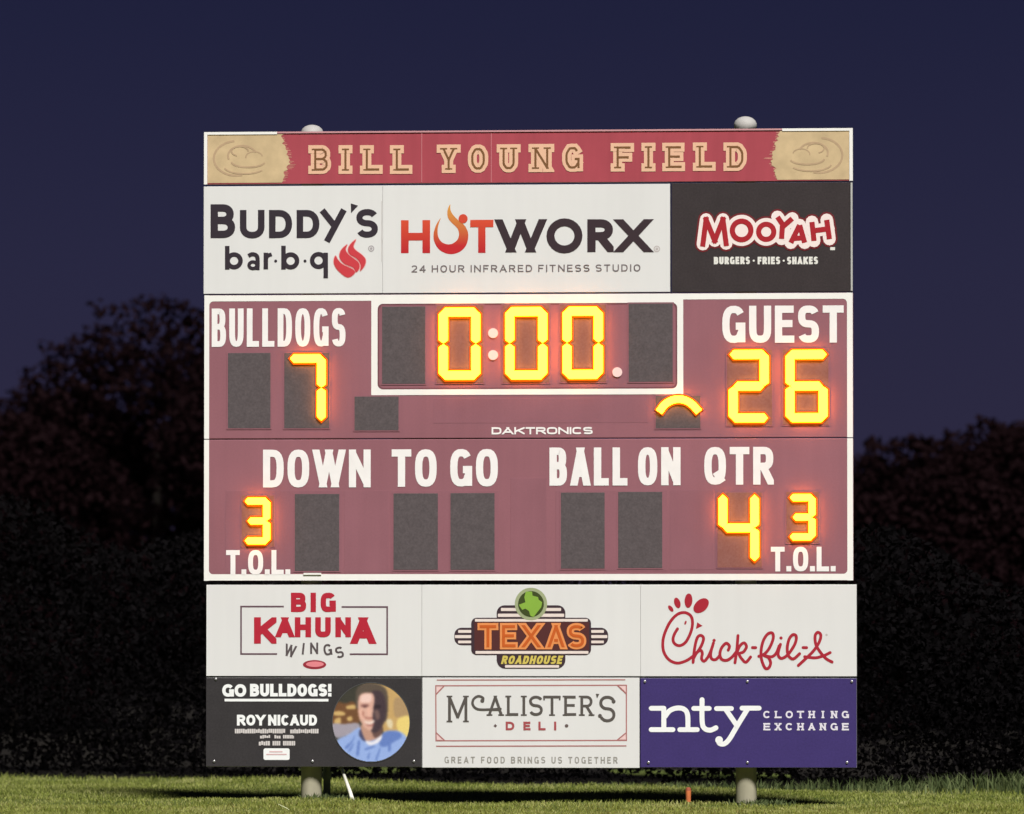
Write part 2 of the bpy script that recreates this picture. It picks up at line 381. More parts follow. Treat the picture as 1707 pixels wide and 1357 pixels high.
def np_mesh(name, V, quads, mat, parent=None, tri=False):
    me = bpy.data.meshes.new(name); nv = len(V); k = 3 if tri else 4; nf = len(quads)
    me.vertices.add(nv); me.vertices.foreach_set('co', V.astype(np.float32).ravel())
    me.loops.add(nf * k); me.loops.foreach_set('vertex_index', quads.astype(np.int32).ravel())
    me.polygons.add(nf); me.polygons.foreach_set('loop_start', np.arange(0, nf * k, k, dtype=np.int32))
    me.materials.append(mat); me.update(calc_edges=True); me.validate()
    o = bpy.data.objects.new(name, me); COL.objects.link(o)
    if parent is not None: o.parent = parent
    return o
def blades(xy, z, h, wd, lean):
    """three-segment grass blades: returns vertices and triangles"""
    n = len(xy); a = rng.uniform(0, 2 * np.pi, n); dx, dy = np.cos(a), np.sin(a)
    la = rng.uniform(0, 2 * np.pi, n); lx_, ly_ = np.cos(la) * lean * h, np.sin(la) * lean * h
    V = np.zeros((n, 5, 3)); 
    for i, (f, wf) in enumerate(((0, 1), (0, -1), (.55, .8), (.55, -.8), (1, 0))):
        V[:, i, 0] = xy[:, 0] + dx * wd * wf / 2 + lx_ * f * f; V[:, i, 1] = xy[:, 1] + dy * wd * wf / 2 + ly_ * f * f; V[:, i, 2] = z + h * f * (1 - .25 * lean * f) - .004
    b = (np.arange(n) * 5)[:, None]
    T = np.concatenate([b + np.array([[0, 1, 3]]), b + np.array([[0, 3, 2]]), b + np.array([[2, 3, 4]])])
    return V.reshape(-1, 3), T
vgz = np.vectorize(gz); vedge = np.vectorize(edge_y)
grassm = leafmat('grass_blades', ((.14, .17, .030), (.30, .34, .072), (.48, .47, .19)), .9, .35)
NG = 330000
xy = np.stack([rng.uniform(-11, 11, NG), -6 + 18 * rng.uniform(0, 1, NG) ** 1.25], 1)
ed = vedge(xy[:, 0]); keep = xy[:, 1] < ed + .35; xy = xy[keep]; ed = ed[keep]
patch = .5 + .5 * np.sin(xy[:, 0] * 1.7 + 2 * np.sin(xy[:, 1] * .9)) * np.sin(xy[:, 1] * 2.1 + xy[:, 0] * .6)
h = rng.uniform(.018, .04, len(xy)) * (.75 + .6 * patch)
near = np.clip(1 - (ed - xy[:, 1]) / 1.2, 0, 1); h = h * (1 + .8 * near * rng.uniform(0, 1, len(xy)) ** 2)
V, T = blades(xy, vgz(xy[:, 0], xy[:, 1]), h, rng.uniform(.005, .010, len(xy)), rng.uniform(.1, .9, len(xy)))
o = np_mesh('grass', V, T, grassm, tri=True); o['kind'] = 'stuff'; o['label'] = 'short olive green grass of the field around the scoreboard posts'
# tall weeds fringe where the mowing stops, rank on the right
NW = 16000
wx = rng.uniform(-12, 12, NW); wy = vedge(wx) + rng.normal(.1, .25, NW)
keep = rng.uniform(0, 1, NW) < np.clip(.25 + .16 * (wx + 1), .2, 1) * (.5 + .5 * np.sin(wx * 5) ** 2); wx, wy = wx[keep], wy[keep]
hw = rng.uniform(.05, .13, len(wx)) * np.clip(.55 + .38 * (wx - .6), .3, 1.8)
bx_ = np.concatenate([rng.normal(c_, .11, 420) for c_ in (-1.69, 1.97)]); by_ = rng.normal(.1, .10, 840)       # tufts the mower misses round the posts
wx = np.concatenate([wx, bx_]); wy = np.concatenate([wy, by_]); hw = np.concatenate([hw, rng.uniform(.02, .075, 840)])
weedm = leafmat('weed_blades', ((.04, .06, .022), (.10, .13, .05), (.20, .23, .10)), 2.0, .3)
V, T = blades(np.stack([wx, wy], 1), vgz(wx, wy), hw, rng.uniform(.008, .02, len(wx)), rng.uniform(.1, .8, len(wx)))
o = np_mesh('tall_weeds', V, T, weedm, tri=True); o['kind'] = 'stuff'; o['label'] = 'rank weeds along the far edge of the mown grass'

def leaves(C, size, up=.0):
    n = len(C); A = rng.normal(size=(n, 3)); A /= np.linalg.norm(A, axis=1)[:, None]; Bv = rng.normal(size=(n, 3)); Bv[:, 2] += up
    Bv = np.cross(A, Bv); Bv /= np.linalg.norm(Bv, axis=1)[:, None]; s = size[:, None]
    V = np.stack([C - A * s, C + Bv * s * .55, C + A * s, C - Bv * s * .55], 1).reshape(-1, 3)
    return V, np.arange(n * 4).reshape(n, 4)
# undergrowth: a bank of brush behind the grass
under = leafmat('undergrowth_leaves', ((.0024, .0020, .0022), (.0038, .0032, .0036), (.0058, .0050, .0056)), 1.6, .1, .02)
NU = 190000
ux = rng.uniform(-16, 16, NU); dep = rng.uniform(0, 1, NU) ** 1.3 * 3.2
topz = 2.35 + .3 * np.sin(ux * .9 + 1) + .2 * np.sin(ux * 2.7) ; uz = topz * np.minimum(1, .25 + dep / 1.5) * rng.uniform(0, 1, NU) ** .8
uy = vedge(ux) + .35 + dep + .25 * np.sin(ux * 2 + uz * 3)
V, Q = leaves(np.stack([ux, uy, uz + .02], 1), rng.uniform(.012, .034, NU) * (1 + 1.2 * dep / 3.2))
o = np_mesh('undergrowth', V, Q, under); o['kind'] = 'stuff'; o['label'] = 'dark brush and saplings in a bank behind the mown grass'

# trees
gm_ = grassm.node_tree.nodes
for n_ in gm_:
    if n_.type == 'TEX_NOISE': n_.inputs['Scale'].default_value = 1.1; n_.inputs['Roughness'].default_value = .65
    if n_.type == 'VALTORGB': n_.color_ramp.elements[0].position = .46; n_.color_ramp.elements[-1].position = .90
bark = paint('bark', (.03, .024, .02), rough=.9, var=.4, scale=9, bump=.6)
crownm = leafmat('crown_leaves', ((.0055, .0024, .0030), (.0080, .0034, .0042), (.0105, .0046, .0056)), .7, .1, .02)  # red tint in the leaf colour stands in for the lens flare veil
def make_tree(loc, H, W, seed, label, lobes=15, nl=32000):
    r = np.random.default_rng(seed); rr = random.Random(seed)
    t = thing('broadleaf_tree', loc, label, 'tree', 'trees behind the scoreboard')
    V, F = [], []; th = H * .45
    tp = [(0, 0, -.1), (.05, 0, th * .4), (-.04, .05, th * .8), (.03, 0, H * .7)]
    tube(V, F, tp, [.03 * H, .024 * H, .017 * H, .007 * H], 9); Cn = []
    for k in range(lobes):
        a = rr.uniform(0, 6.283); f = rr.uniform(0, 1); z = H * (.10 + .80 * f); prof = math.sin(math.pi * min(1, .18 + .72 * f)) ** .6
        rad = W / 2 * prof * rr.uniform(.35, .75); c = (rad * math.cos(a), rad * math.sin(a), z); sz = W * rr.uniform(.17, .26); Cn.append((c, sz))
        if k % 2 == 0:
            z0 = min(z * .7, H * .6); tube(V, F, [(0, 0, z0), (c[0] * .55, c[1] * .55, (z0 + z) / 2), c], [.011 * H, .007 * H, .003 * H], 6)
    Cn.append(((0, 0, H * .86), W * .24)); Cn.append(((W * .16, .1, H * .8), W * .2)); Cn.append(((-W * .17, -.1, H * .79), W * .2))
    o = bpy.data.meshes.new('trunk'); o.from_pydata(V, [], F); o.materials.append(bark); ob = bpy.data.objects.new('trunk', o); COL.objects.link(ob); ob.parent = t
    pts = []; per = nl // len(Cn)
    for c, sz in Cn:
        d = r.normal(size=(per, 3)); d /= np.linalg.norm(d, axis=1)[:, None]; q = r.uniform(0, 1, per) ** .36 * (1 + .12 * np.sin(d[:, 0] * 7 + d[:, 2] * 9))
        pts.append(np.array(c) + d * (q * sz)[:, None] * np.array([1, 1, .85]))
    P = np.concatenate(pts); P = P[(P[:, 2] > .15)]; P[:, 2] = np.minimum(P[:, 2], H + r.uniform(-.15, .05, len(P)))
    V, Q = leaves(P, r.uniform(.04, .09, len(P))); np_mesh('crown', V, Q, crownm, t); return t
def at(u, y): return B2(u, 1000, y)[0]
for i, (u, y, H, W, lb) in enumerate([
    (262, 40, 6.3, 5.3, 'tall round-topped dark tree whose dome rises left of the scoreboard'),
    (20, 38, 4.5, 4.4, 'lower dark tree at the left edge of the photo, beside the tall dome'),
    (120, 46, 5.3, 3.8, 'dark tree filling the slope between the tall dome and the lower left tree'),
    (470, 44, 6.3, 4.2, 'dark tree mostly hidden behind the left third of the scoreboard'),
    (-190, 42, 4.6, 4.4, 'dark tree just past the left edge of the photo'),
    (830, 46, 4.9, 5.0, 'dark tree hidden behind the middle of the scoreboard'),
    (1230, 44, 4.2, 4.4, 'dark tree hidden behind the right half of the scoreboard'),
    (1520, 40, 4.25, 3.8, 'dark low tree just right of the scoreboard'),
    (1600, 33, 3.4, 3.6, 'small dark tree in front of the taller trees near the right edge of the photo'),
    (1455, 34, 3.3, 3.4, 'small dark tree standing close beside the right side of the scoreboard'),
    (1740, 42, 4.55, 4.0, 'dark tree cut by the right edge of the photo, slightly the taller one there')]):
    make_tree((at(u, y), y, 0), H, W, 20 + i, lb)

# ================================================================== STRUCTURE
white = paint('white_paint', (.86, .835, .80), rough=.5, var=.02, scale=1.5, grime=.03)
signw = paint('sign_white', (.715, .702, .695), rough=.5, var=.03, scale=.9, grime=.02)
maroon = paint('maroon_paint', (.285, .113, .138), rough=.6, var=.10, scale=.9, grime=.05, fine=.03)
mar_dk = paint('maroon_seam', (.17, .06, .075), rough=.6)
mar_lt = paint('maroon_cover', (.275, .111, .137), rough=.55, var=.07, scale=2.5, grime=.05, fine=.03)
louvre = paint('louvre_grey', (.094, .076, .080), rough=.7, var=.10, scale=14, fine=.16)
blackp = paint('sign_black', (.038, .029, .031), rough=.55, var=.10, scale=6, fine=.15)
black2 = paint('sign_black_cool', (.036, .032, .034), rough=.55, var=.10, scale=6, fine=.15)
purple = paint('sign_purple', (.048, .031, .145), rough=.5, var=.06, scale=5, fine=.1)
header = paint('header_red', (.40, .066, .088), rough=.5, var=.08, scale=2.0, grime=.10)
tan = paint('header_tan', (.58, .43, .25), rough=.5, var=.16, scale=7)
tan_dk = paint('header_tan_smudge', (.47, .325, .20), rough=.5, var=.12, scale=14)
alu = paint('cabinet_aluminium', (.55, .54, .52), rough=.45, var=.08, metal=.3)
cream = paint('post_coating', (.40, .37, .265), rough=.6, var=.12, scale=5, grime=.2, bump=.1)
boltm = paint('bolt_zinc', (.38, .37, .37), rough=.4, metal=.6)
BACK = .075

def bolts(parent, pts, y=-.004):
    src = None
    for u, v in pts:
        x, z = B2(u, v)
        if src is None:
            V, F = [], []; tube(V, F, [(0, 0, 0), (0, -.006, 0), (0, -.008, 0)], [.011, .011, .007], 8); me = bpy.data.meshes.new('bolt'); me.from_pydata(V, [], F); me.materials.append(boltm); src = me
        o = bpy.data.objects.new('bolt', src); COL.objects.link(o); o.parent = parent; w_ = Vector(parent['_w']); o.location = (x - w_.x, y + .002 - w_.y, z - w_.z)
def sign(name, r, label, mat, depth=BACK, rim=None, group=None, front=0.0, rimw=.012):
    """a boxed sign: body behind, printed face, folded aluminium rim"""
    x0, z0, x1, z1 = r
    t = thing(name, ((x0 + x1) / 2, depth, z0), label, 'sign', group)
    bbox('cabinet', x0, front + .012, z0, x1, depth, z1, alu, t, bev=.001)
    bbox('face_panel', x0 + .0005, front, z0 + .002, x1 - .0005, front + .0115, z1 - .002, mat, t, bev=.001)
    if rim:
        V, F = [], []; w_ = rimw; y0, y1 = front - .008, front + .0
        box(V, F, x0 - .001, y0, z0 - .001, x1 + .001, y1, z0 + w_); box(V, F, x0 - .001, y0, z1 - w_, x1 + .001, y1, z1 + .001)
        box(V, F, x0 - .001, y0, z0 + w_, x0 + w_, y1, z1 - w_); box(V, F, x1 - w_, y0, z0 + w_, x1 + .001, y1, z1 - w_)
        mesh('rim', V, F, rim, t)
    return t, (x0, z0, x1, z1)
def seam(parent, u, v0, v1, mat, w_=.006, y=-.0025):
    x0, z0, x1, z1 = rect(u - 1, v0, u + 1, v1); xm = (x0 + x1) / 2
    V, F = [], []; box(V, F, xm - w_ / 2, y, z0, xm + w_ / 2, .001, z1); return mesh('seam', V, F, mat, parent)

# ---- support posts
PY = .172
XL, XR = B2(522, 1290, .3)[0], B2(1245, 1290, .3)[0]
for x, ztop, lb in ((XL, B2(520, 210, .3)[1], 'round cream steel post under the left part of the scoreboard'), (XR, B2(1243, 196, .3)[1], 'round cream steel post under the right part of the scoreboard, its domed cap standing higher')):
    t = thing('support_post', (x, PY, 0), lb, 'post', 'posts carrying the scoreboard')
    rr = .088; V, F = [], []; tube(V, F, [(x, PY, -.3), (x, PY, ztop - .09)], rr, 28, cap=False); mesh('shaft', V, F, cream, t, smooth=True)
    V, F = [], []; pr_ = [(rr + .008, ztop - .11), (rr + .008, ztop - .06)] + [((rr + .004) * math.cos(a), ztop - .06 + .06 * math.sin(a)) for a in (R(25), R(50), R(70), R(85))]
    tube(V, F, [(x, PY, z) for _, z in pr_], [q for q, _ in pr_], 28); mesh('cap', V, F, paint('cap_grey', (.40, .385, .365), rough=.6), t, smooth=True)
    V, F = [], []; tube(V, F, [(x, PY, -.1), (x, PY, -.02), (x, PY, .004)], [.16, .15, .10], 24); mesh('footing', V, F, paint('concrete', (.35, .34, .30), rough=.9, var=.2, scale=12, bump=.4), t)

# ---- header sign
hdr_r = rect(340.3, 217.5, 1421.5, 304.5); x0, z0, x1, z1 = hdr_r
z1 = B2(880, 217)[1]
hd, hr = sign('header_sign', (x0, z0, x1, z1), 'long maroon header board reading BILL YOUNG FIELD with tan brushed ends, topmost on the scoreboard', header)
p = Print(-.5)     # dry-brushed fringe fading into the red
for sg, xe_ in ((1, B2(470, 262)[0]), (-1, B2(1298, 258)[0])):
    rr_ = random.Random(11 + sg); zz = z0 + .02
    while zz < z1 - .04:
        hh = rr_.uniform(.008, .022); f = (zz - z0) / (z1 - z0); L0 = .10 * math.exp(-((f - .42) / .3) ** 2) * rr_.uniform(.5, 1.15) + .015
        p.fill([(xe_ - sg * .03, zz), (xe_ + sg * L0, zz + hh * .3), (xe_ + sg * L0 * .9, zz + hh * .8), (xe_ - sg * .03, zz + hh)]); zz += hh + rr_.uniform(0, .006)
p.build(paint('fringe_pink', (.50, .20, .16), rough=.5, var=.25, scale=18), hd, 'brushed_fringe')
p = Print(1)     # tan brushed ends
def brushed(left):
    sgn = 1 if left else -1; xa = x0 + .03 if left else x1 - .03; xe = B2(470 if left else 1298, 260)[0]
    zt, zb = z1 - .02, z0 + .012; rr = random.Random(3 if left else 5); pts = []
    n = 26
    for i in range(n + 1):
        z = zb + (zt - zb) * i / n; f = i / n
        amp = .055 * math.exp(-((f - .45) / .28) ** 2); pts.append((xe + sgn * (amp + rr.uniform(-.012, .02)), z))
    return [(xa, zb)] + pts + [(xa, zt)]
p.concave(brushed(True)); p.build(tan, hd, 'tan_end'); p = Print(1); p.concave(brushed(False)); p.build(tan, hd, 'tan_end')
V, F = [], []
for a, b in ((x0, x0 + .028), (x1 - .028, x1)): V, F = [], []; box(V, F, a, -.009, z0, b, .0, z1); mesh('edge_trim', V, F, white, hd)
xe1, xe2 = B2(462, 225)[0], B2(1304, 225)[0]
for a, b in ((x0 + .028, xe1), (xe2, x1 - .028)): V, F = [], []; box(V, F, a, -.009, z1 - .022, b, 0, z1); mesh('top_trim', V, F, white, hd)
V, F = [], []; box(V, F, xe1, -.009, z1 - .014, xe2, 0, z1); mesh('top_trim', V, F, paint('pink_trim', (.55, .28, .30), rough=.5), hd)
# faint plain scroll marks on the tan ends
for (uc, sg) in ((400, 1), (1360, -1)):
    p = Print(1.6); c = B2(uc, 264 if sg > 0 else 259); rr = random.Random(uc)
    for k, (dx, dz, r1, r2, a0, a1) in enumerate(((-6, 0, 38, 29, 95, 285), (4, 4, 24, 17, 20, 200), (14, -6, 28, 9, 180, 350), (8, -14, 34, 12, 190, 330), (0, 12, 14, 8, 0, 250), (24, 2, 14, 9, 10, 190))):
        pts = [(c[0] + sg * (x_ * PX), c[1] + z_ * PX) for x_, z_ in arc(dx, dz, r1, r2, a0, a1, 16)]
        p.line(pts, (3.4 - .3 * k) * PX)
    p.build(tan_dk, hd, 'scroll_mark')
for u in (703, 819): seam(hd, u, 222, 304, paint('seam_pink', (.52, .17, .19)), .007)
po, pi_ = Print(1), Print(2)
for ch, a, b, va, vb in (('B', 514, 552, 242, 290), ('I', 565, 587, 242, 290), ('L', 600, 638, 242, 290), ('L', 650, 687.5, 242, 290), ('Y', 728, 768, 241, 288.5), ('O', 780, 814, 241, 288), ('U', 828, 868, 240.5, 287.5),
                         ('N', 881, 924, 240, 287), ('G', 937, 972, 239.5, 286.5), ('F', 1018, 1057, 238.5, 286), ('I', 1069, 1093, 238, 286), ('E', 1104, 1142, 238, 285.5), ('L', 1155, 1193, 237.5, 285), ('D', 1206, 1245, 237.5, 285)):
    q = rect(a + 4.4, va + 4.4, b - 4.4, vb - 4.4); t = 6.2 * PX
    for pr_, g in ((po, 4.4 * PX), (pi_, -1.35 * PX)):
        letter(pr_, ch, *q, t, K='oct', grow=g, serif=4.2 * PX, st=5.0 * PX)
po.build(ink(228, 182, 152), hd); pi_.build(ink(122, 84, 52), hd)

# ---- upper row of signs
GS = 'sponsor signs on the scoreboard'
va = B2(730, 308.5)[1]; vb = B2(730, 488.5)[1]
s1, _ = sign('sponsor_sign', (B2(339.5, 400)[0], vb, B2(637.75, 400)[0], va), 'white sign with two-line black lettering and a red flame, left end of the upper row', signw, rim=None, group=GS)
s2, _ = sign('sponsor_sign', (B2(637.95, 400)[0], vb, B2(1117, 400)[0], va), 'white sign with red and black wordmark over a thin grey tagline, upper row middle', signw, group=GS)
s3, _ = sign('sponsor_sign', (B2(1119.5, 400)[0], vb, B2(1421, 400)[0], va + .006), 'black sign with red white-edged letters, right end of the upper row', blackp, group=GS)
blk = ink(52, 44, 52); K1 = 2.2
p = Print()
def L_(p, ch, a, va_, b, vb_, t, K=K1, **k): letter(p, ch, *rect(a, va_, b, vb_), t * PX, K=K, **k)
L_(p, 'B', 351, 340.5, 392, 397, 12.5); L_(p, 'U', 400, 350, 441, 397.5, 11); L_(p, 'D', 448.5, 350, 487, 397, 11); L_(p, 'D', 494.5, 350, 532.5, 397, 11)
c = crop(340, 325, 5.506)
p.polys(strip([c((1085, 140)), c((1200, 285))], 10.5 * PX)); p.polys(strip([c((1285, 135)), c((1128, 428))], 10.5 * PX))
L_(p, 'S', 594, 348.5, 630, 396.5, 10.5); p.fill([c((1348, 78)), c((1415, 98)), c((1350, 168))])
c0 = c((277, 605)); RR = 11.2 * PX; T8 = 7.6 * PX
for (cx_, stem, sx, sy0, sy1) in (((277, 605), 0, 214, 468, 686), ((796, 605), 0, 730, 466, 686), ((1052, 602), 0, 1118, 530, 765)):
    p.line(arc(*c((cx_[0], cx_[1])), 10.8 * PX, 10.6 * PX, 0, 360, 28), T8, closed=True)
    p.polys(strip([c((sx, sy0)), c((sx, sy1))], T8))
p.line(smooth([c((408, 560)), c((440, 545)), c((475, 552)), c((492, 585)), c((492, 690))], 5), 7 * PX)
p.line(arc(*c((450, 645)), 6.6 * PX, 5.6 * PX, 0, 360, 20), 5.6 * PX, closed=True)
p.polys(strip([c((568, 530)), c((568, 684))], 7.6 * PX)); p.line(smooth([c((570, 590)), c((585, 560)), c((622, 545))], 4), 6.5 * PX)
for q in ((658, 607), (928, 607)): p.fill(disc(c(q), 2.6 * PX, 10))
p.build(blk, s1)
def lobe(p, c, pts): p.concave(smooth([c(q) for q in pts], 4, True))
f1, f2, f3 = [(1207, 560), (1192, 620), (1228, 690), (1318, 757), (1385, 715), (1362, 680), (1272, 637), (1230, 595)], [(1312, 458), (1258, 510), (1246, 575), (1290, 632), (1368, 665), (1395, 708), (1426, 672), (1420, 622), (1370, 580), (1320, 540), (1300, 500)], [(1392, 412), (1340, 460), (1323, 505), (1342, 548), (1404, 585), (1440, 645), (1436, 695), (1476, 645), (1482, 590), (1442, 545), (1390, 505), (1372, 470)]
p = Print(0)
for f in (f1, f2, f3): p.polys(strip(smooth([c(q) for q in f], 4, True), 2.2 * PX, closed=True))
p.build(ink(226, 160, 158), s1, 'flame_edge')
p = Print(1)
for f in (f1, f2, f3): lobe(p, c, f)
p.build(ink(200, 62, 70), s1, 'flame')
p = Print(); p.line(disc(c((1535, 492)), 4.4 * PX, 16), 1.6 * PX, closed=True); p.fill(disc(c((1535, 492)), 2.2 * PX, 10)); p.build(ink(170, 162, 165), s1, 'registered_mark')

c = crop(650, 330, 7.1125); za, zb = B2(700, 422)[1], B2(700, 365)[1]
redg = grad('red_gradient', za, zb, (182, 36, 44), (212, 78, 52))
p = Print(); L_(p, 'H', 668.5, 367, 717, 422, 12.8); L_(p, 'T', 784, 366.5, 822.5, 421.5, 12.2)
p.build(redg, s2)
flame = [(602, 238), (548, 320), (517, 430), (530, 530), (592, 620), (700, 665), (812, 648), (892, 580), (926, 490), (924, 400), (880, 320), (800, 255), (742, 190), (716, 130), (716, 76), (690, 120), (680, 175), (690, 240), (740, 302), (800, 360), (820, 430), (800, 495), (745, 540), (680, 550), (612, 520), (572, 455), (566, 370), (582, 300)]
p = Print(); p.concave(smooth([c(q) for q in flame], 4, True)); p.build(grad('flame_gradient', B2(750, 410)[1], B2(750, 345)[1], (190, 40, 46), (214, 150, 70)), s2, 'flame_letter')
p = Print(1); p.fill(disc(c((868, 246)), 7.6 * PX, 20)); p.build(ink(205, 72, 52), s2, 'dot')
p = Print(); t = 13.4
L_(p, 'W', 827, 365.5, 909, 421, 13); L_(p, 'O', 911, 364, 971, 422.5, 13.2, K=2.0); L_(p, 'R', 979, 365.5, 1023, 420.5, 13.8); L_(p, 'X', 1030, 365.5, 1082, 420.5, 12.5)
p.build(ink(58, 44, 50), s2)
p = Print(); text(p, '24 HOUR INFRARED FITNESS STUDIO', (686, 441.5, 1067.5, 453.5), .17, K=2.3, gap=.33, space=.85); p.build(ink(112, 102, 104), s2)
p = Print(); p.line(disc(B2(1095, 415), 4.6 * PX, 16), 1.6 * PX, closed=True); p.fill(disc(B2(1095, 415), 2.4 * PX, 10)); p.build(ink(190, 180, 178), s2, 'registered_mark')
seam(s1, 636.3, 335, 436, ink(190, 185, 182), .004)

c = crop(1130, 330, 5.69)
def mooyah(p, g):
    T = (8.6 + 2 * g) * PX; e = g * PX
    for a, b in (((238, 438), (268, 205)), ((268, 205), (350, 405)), ((350, 405), (428, 205)), ((428, 205), (458, 432))): p.line([c(a), c(b)], T, 'square' if g == 0 else 'round')
    for (x, y, r1) in ((605, 308, 15.4), (838, 322, 12.6)): p.line(arc(*c((x, y)), r1 * PX, r1 * PX, 0, 360, 30), T, closed=True)
    for a, b in (((945, 180), (1000, 262)), ((1085, 195), (995, 275)), ((992, 265), (984, 388)), ((1072, 425), (1155, 258)), ((1155, 258), (1203, 425)), ((1100, 385), (1190, 378)), ((1272, 228), (1292, 408)), ((1412, 208), (1438, 390)), ((1280, 312), (1428, 292))):
        p.line([c(a), c(b)], T, 'butt' if g == 0 else 'round')
    if g > 0:
        for q in ((605, 308), (838, 322), (1150, 345), (1020, 340), (350, 330)): p.fill(disc(c(q), 11 * PX, 16))
p = Print(0); mooyah(p, 9.2); p.build(ink(112, 34, 40), s3, 'letter_glow')
p = Print(1); mooyah(p, 6.2); p.build(ink(250, 222, 218), s3, 'letter_outline')
p = Print(2); mooyah(p, 0); p.build(ink(166, 36, 46), s3)
p = Print()
for s_, a, b in (('BURGERS', 1190, 1250), ('FRIES', 1263, 1300.5), ('SHAKES', 1312, 1363.5)): text(p, s_, (a, 428, b, 440.5), .27, gap=.12)
for u in (1256.5, 1306.5): p.fill(disc(B2(u, 434.5), 1.8 * PX, 8))
prect(p, 1384, 412, 1392, 417)
p.build(ink(225, 222, 216), s3)
x_, z_ = B2(1418.8, 400); V, F = [], []; box(V, F, x_ - .003, -.014, vb + .004, x_ + .012, 0, va); mesh('edge_strip', V, F, alu, s3)

# ---- lower rows of signs
D1 = .07
za, zb = B2(886, 974.5)[1], B2(886, 1127.5)[1]
s4, _ = sign('sponsor_sign', (B2(344, 1050)[0], zb, B2(703.1, 1050)[0], za), 'white sign with bold red lettering inside a thin dark frame, lower row at the left', signw, D1, group=GS)
s5, _ = sign('sponsor_sign', (B2(703.3, 1050)[0], zb, B2(1067.8, 1050)[0], za), 'white sign with orange neon-style wordmark under a round green emblem, lower row middle', signw, D1, group=GS)
s6, _ = sign('sponsor_sign', (B2(1068, 1050)[0], zb, B2(1428, 1050)[0], za), 'white sign with red cursive wordmark and a red comb mark, lower row at the right', signw, D1, group=GS)
za, zb = B2(886, 1130)[1], B2(886, 1279)[1]
s7, _ = sign('sponsor_sign', (B2(343.5, 1200)[0], zb, B2(702.5, 1200)[0], za), 'black sign with GO BULLDOGS lettering and a round portrait, bottom row at the left', black2, .06, group=GS)
s8, _ = sign('sponsor_sign', (B2(704, 1200)[0], zb - .006, B2(1066, 1200)[0], za + .004), 'white sign with grey serif wordmark in a thin red frame, bottom row middle', signw, .06, group=GS)
s9, _ = sign('sponsor_sign', (B2(1067.5, 1200)[0], zb, B2(1428, 1200)[0], za), 'purple sign with white typewriter letters, bottom row at the right', purple, .06, group=GS)

# red lettering in a thin frame
c = crop(380, 980, 6.096); p = Print(); T = 2.7 * PX
for pts in ([(568, 190), (133, 190), (133, 672), (500, 672)], [(1155, 194), (1618, 194), (1618, 674), (1238, 674)]): p.line([c(q) for q in pts], T)
p.build(ink(98, 72, 82), s4, 'frame_line')
p = Print()
for ch, a, b in (('B', 485, 510.5), ('I', 517.5, 527), ('G', 534.5, 560)): L_(p, ch, a, 988, b, 1020.3, 9.0, K=3)
L_(p, 'K', 423.5, 1029, 461, 1073, 11.5); L_(p, 'A', 586, 1029, 625, 1073.5, 12)
for ch, a, b in (('A', 460.5, 489.5), ('H', 491.5, 518.6), ('U', 525.5, 551.5), ('N', 559, 585)): L_(p, ch, a, 1029, b, 1062.3, 9.4, K=3)
p.build(ink(178, 38, 56), s4)
p = Print()
for ch, x, y, wd, ht, ro in (('W', 632, 638, 19, 20, -14), ('I', 766, 618, 3.4, 19, -6), ('N', 876, 614, 13.5, 19, 0), ('G', 1014, 628, 14, 19, 7), ('S', 1134, 655, 13, 19, 14)):
    x, z = c((x, y)); L = wd * PX / 2; Hh = ht * PX / 2; letter(p, ch, x - L, z - Hh, x + L, z + Hh, 3.3 * PX, K=2.4, rot=R(ro))
p.build(ink(88, 78, 80), s4)
p = Print(); p.fill(disc(c((880, 780)), 19.6 * PX, 26, 7.6 * PX)); p.build(ink(150, 44, 58), s4, 'oval_badge')
p = Print(1); p.fill(disc(c((884, 776)), 15 * PX, 20, 4.6 * PX)); p.build(ink(224, 130, 138), s4, 'badge_centre')

# neon style wordmark
c = crop(740, 970, 5.886); dk = ink(62, 46, 54)
def rr_px(p, a, b, r, rs=None):
    x0_, z1_ = c(a); x1_, z0_ = c(b); k = PX / 5.886; p.fill(rrect_pts(x0_, z0_, x1_, z1_, r * k, rs=tuple(q * k for q in rs) if rs else None))
p = Print(0)
for a, b, r, rs in (((102, 450), (300, 622), 0, (1, 70, 70, 1)), ((1410, 450), (1612, 622), 0, (70, 1, 1, 70)), ((518, 230), (1192, 380), 0, (75, 75, 1, 1)), ((518, 690), (1192, 852), 0, (1, 1, 85, 85)), ((268, 352), (1444, 718), 55, None)): rr_px(p, a, b, r, rs)
p.build(dk, s5, 'emblem_backing')
p = Print(1)
for a, b in (((140, 472), (268, 500)), ((108, 522), (268, 552)), ((140, 576), (268, 602)), ((1446, 472), (1570, 500)), ((1446, 522), (1604, 552)), ((1446, 576), (1570, 602)), ((560, 256), (1150, 286)), ((530, 312), (1180, 344)), ((305, 364), (1412, 390)), ((310, 678), (1418, 706)), ((600, 816), (1130, 842))): rr_px(p, a, b, 6)
p.build(ink(228, 212, 205), s5, 'chrome_stripe')
p = Print(1); rr_px(p, (300, 396), (1425, 670), 4); p.build(ink(84, 44, 44), s5, 'letter_panel')
p = Print(2); p.fill(disc(c((855, 217)), 27 * PX, 30)); p.build(ink(158, 166, 128), s5, 'emblem_ring')
p = Print(3); p.fill(disc(c((855, 217)), 21.5 * PX, 30)); p.build(ink(62, 72, 34), s5, 'emblem_ground')
p = Print(4); p.concave([c(q) for q in ((805, 95), (865, 95), (870, 135), (925, 150), (930, 175), (965, 200), (955, 250), (915, 300), (880, 345), (850, 335), (835, 285), (800, 262), (770, 275), (735, 225), (800, 200), (790, 150))]); p.build(ink(134, 172, 66), s5, 'state_outline')
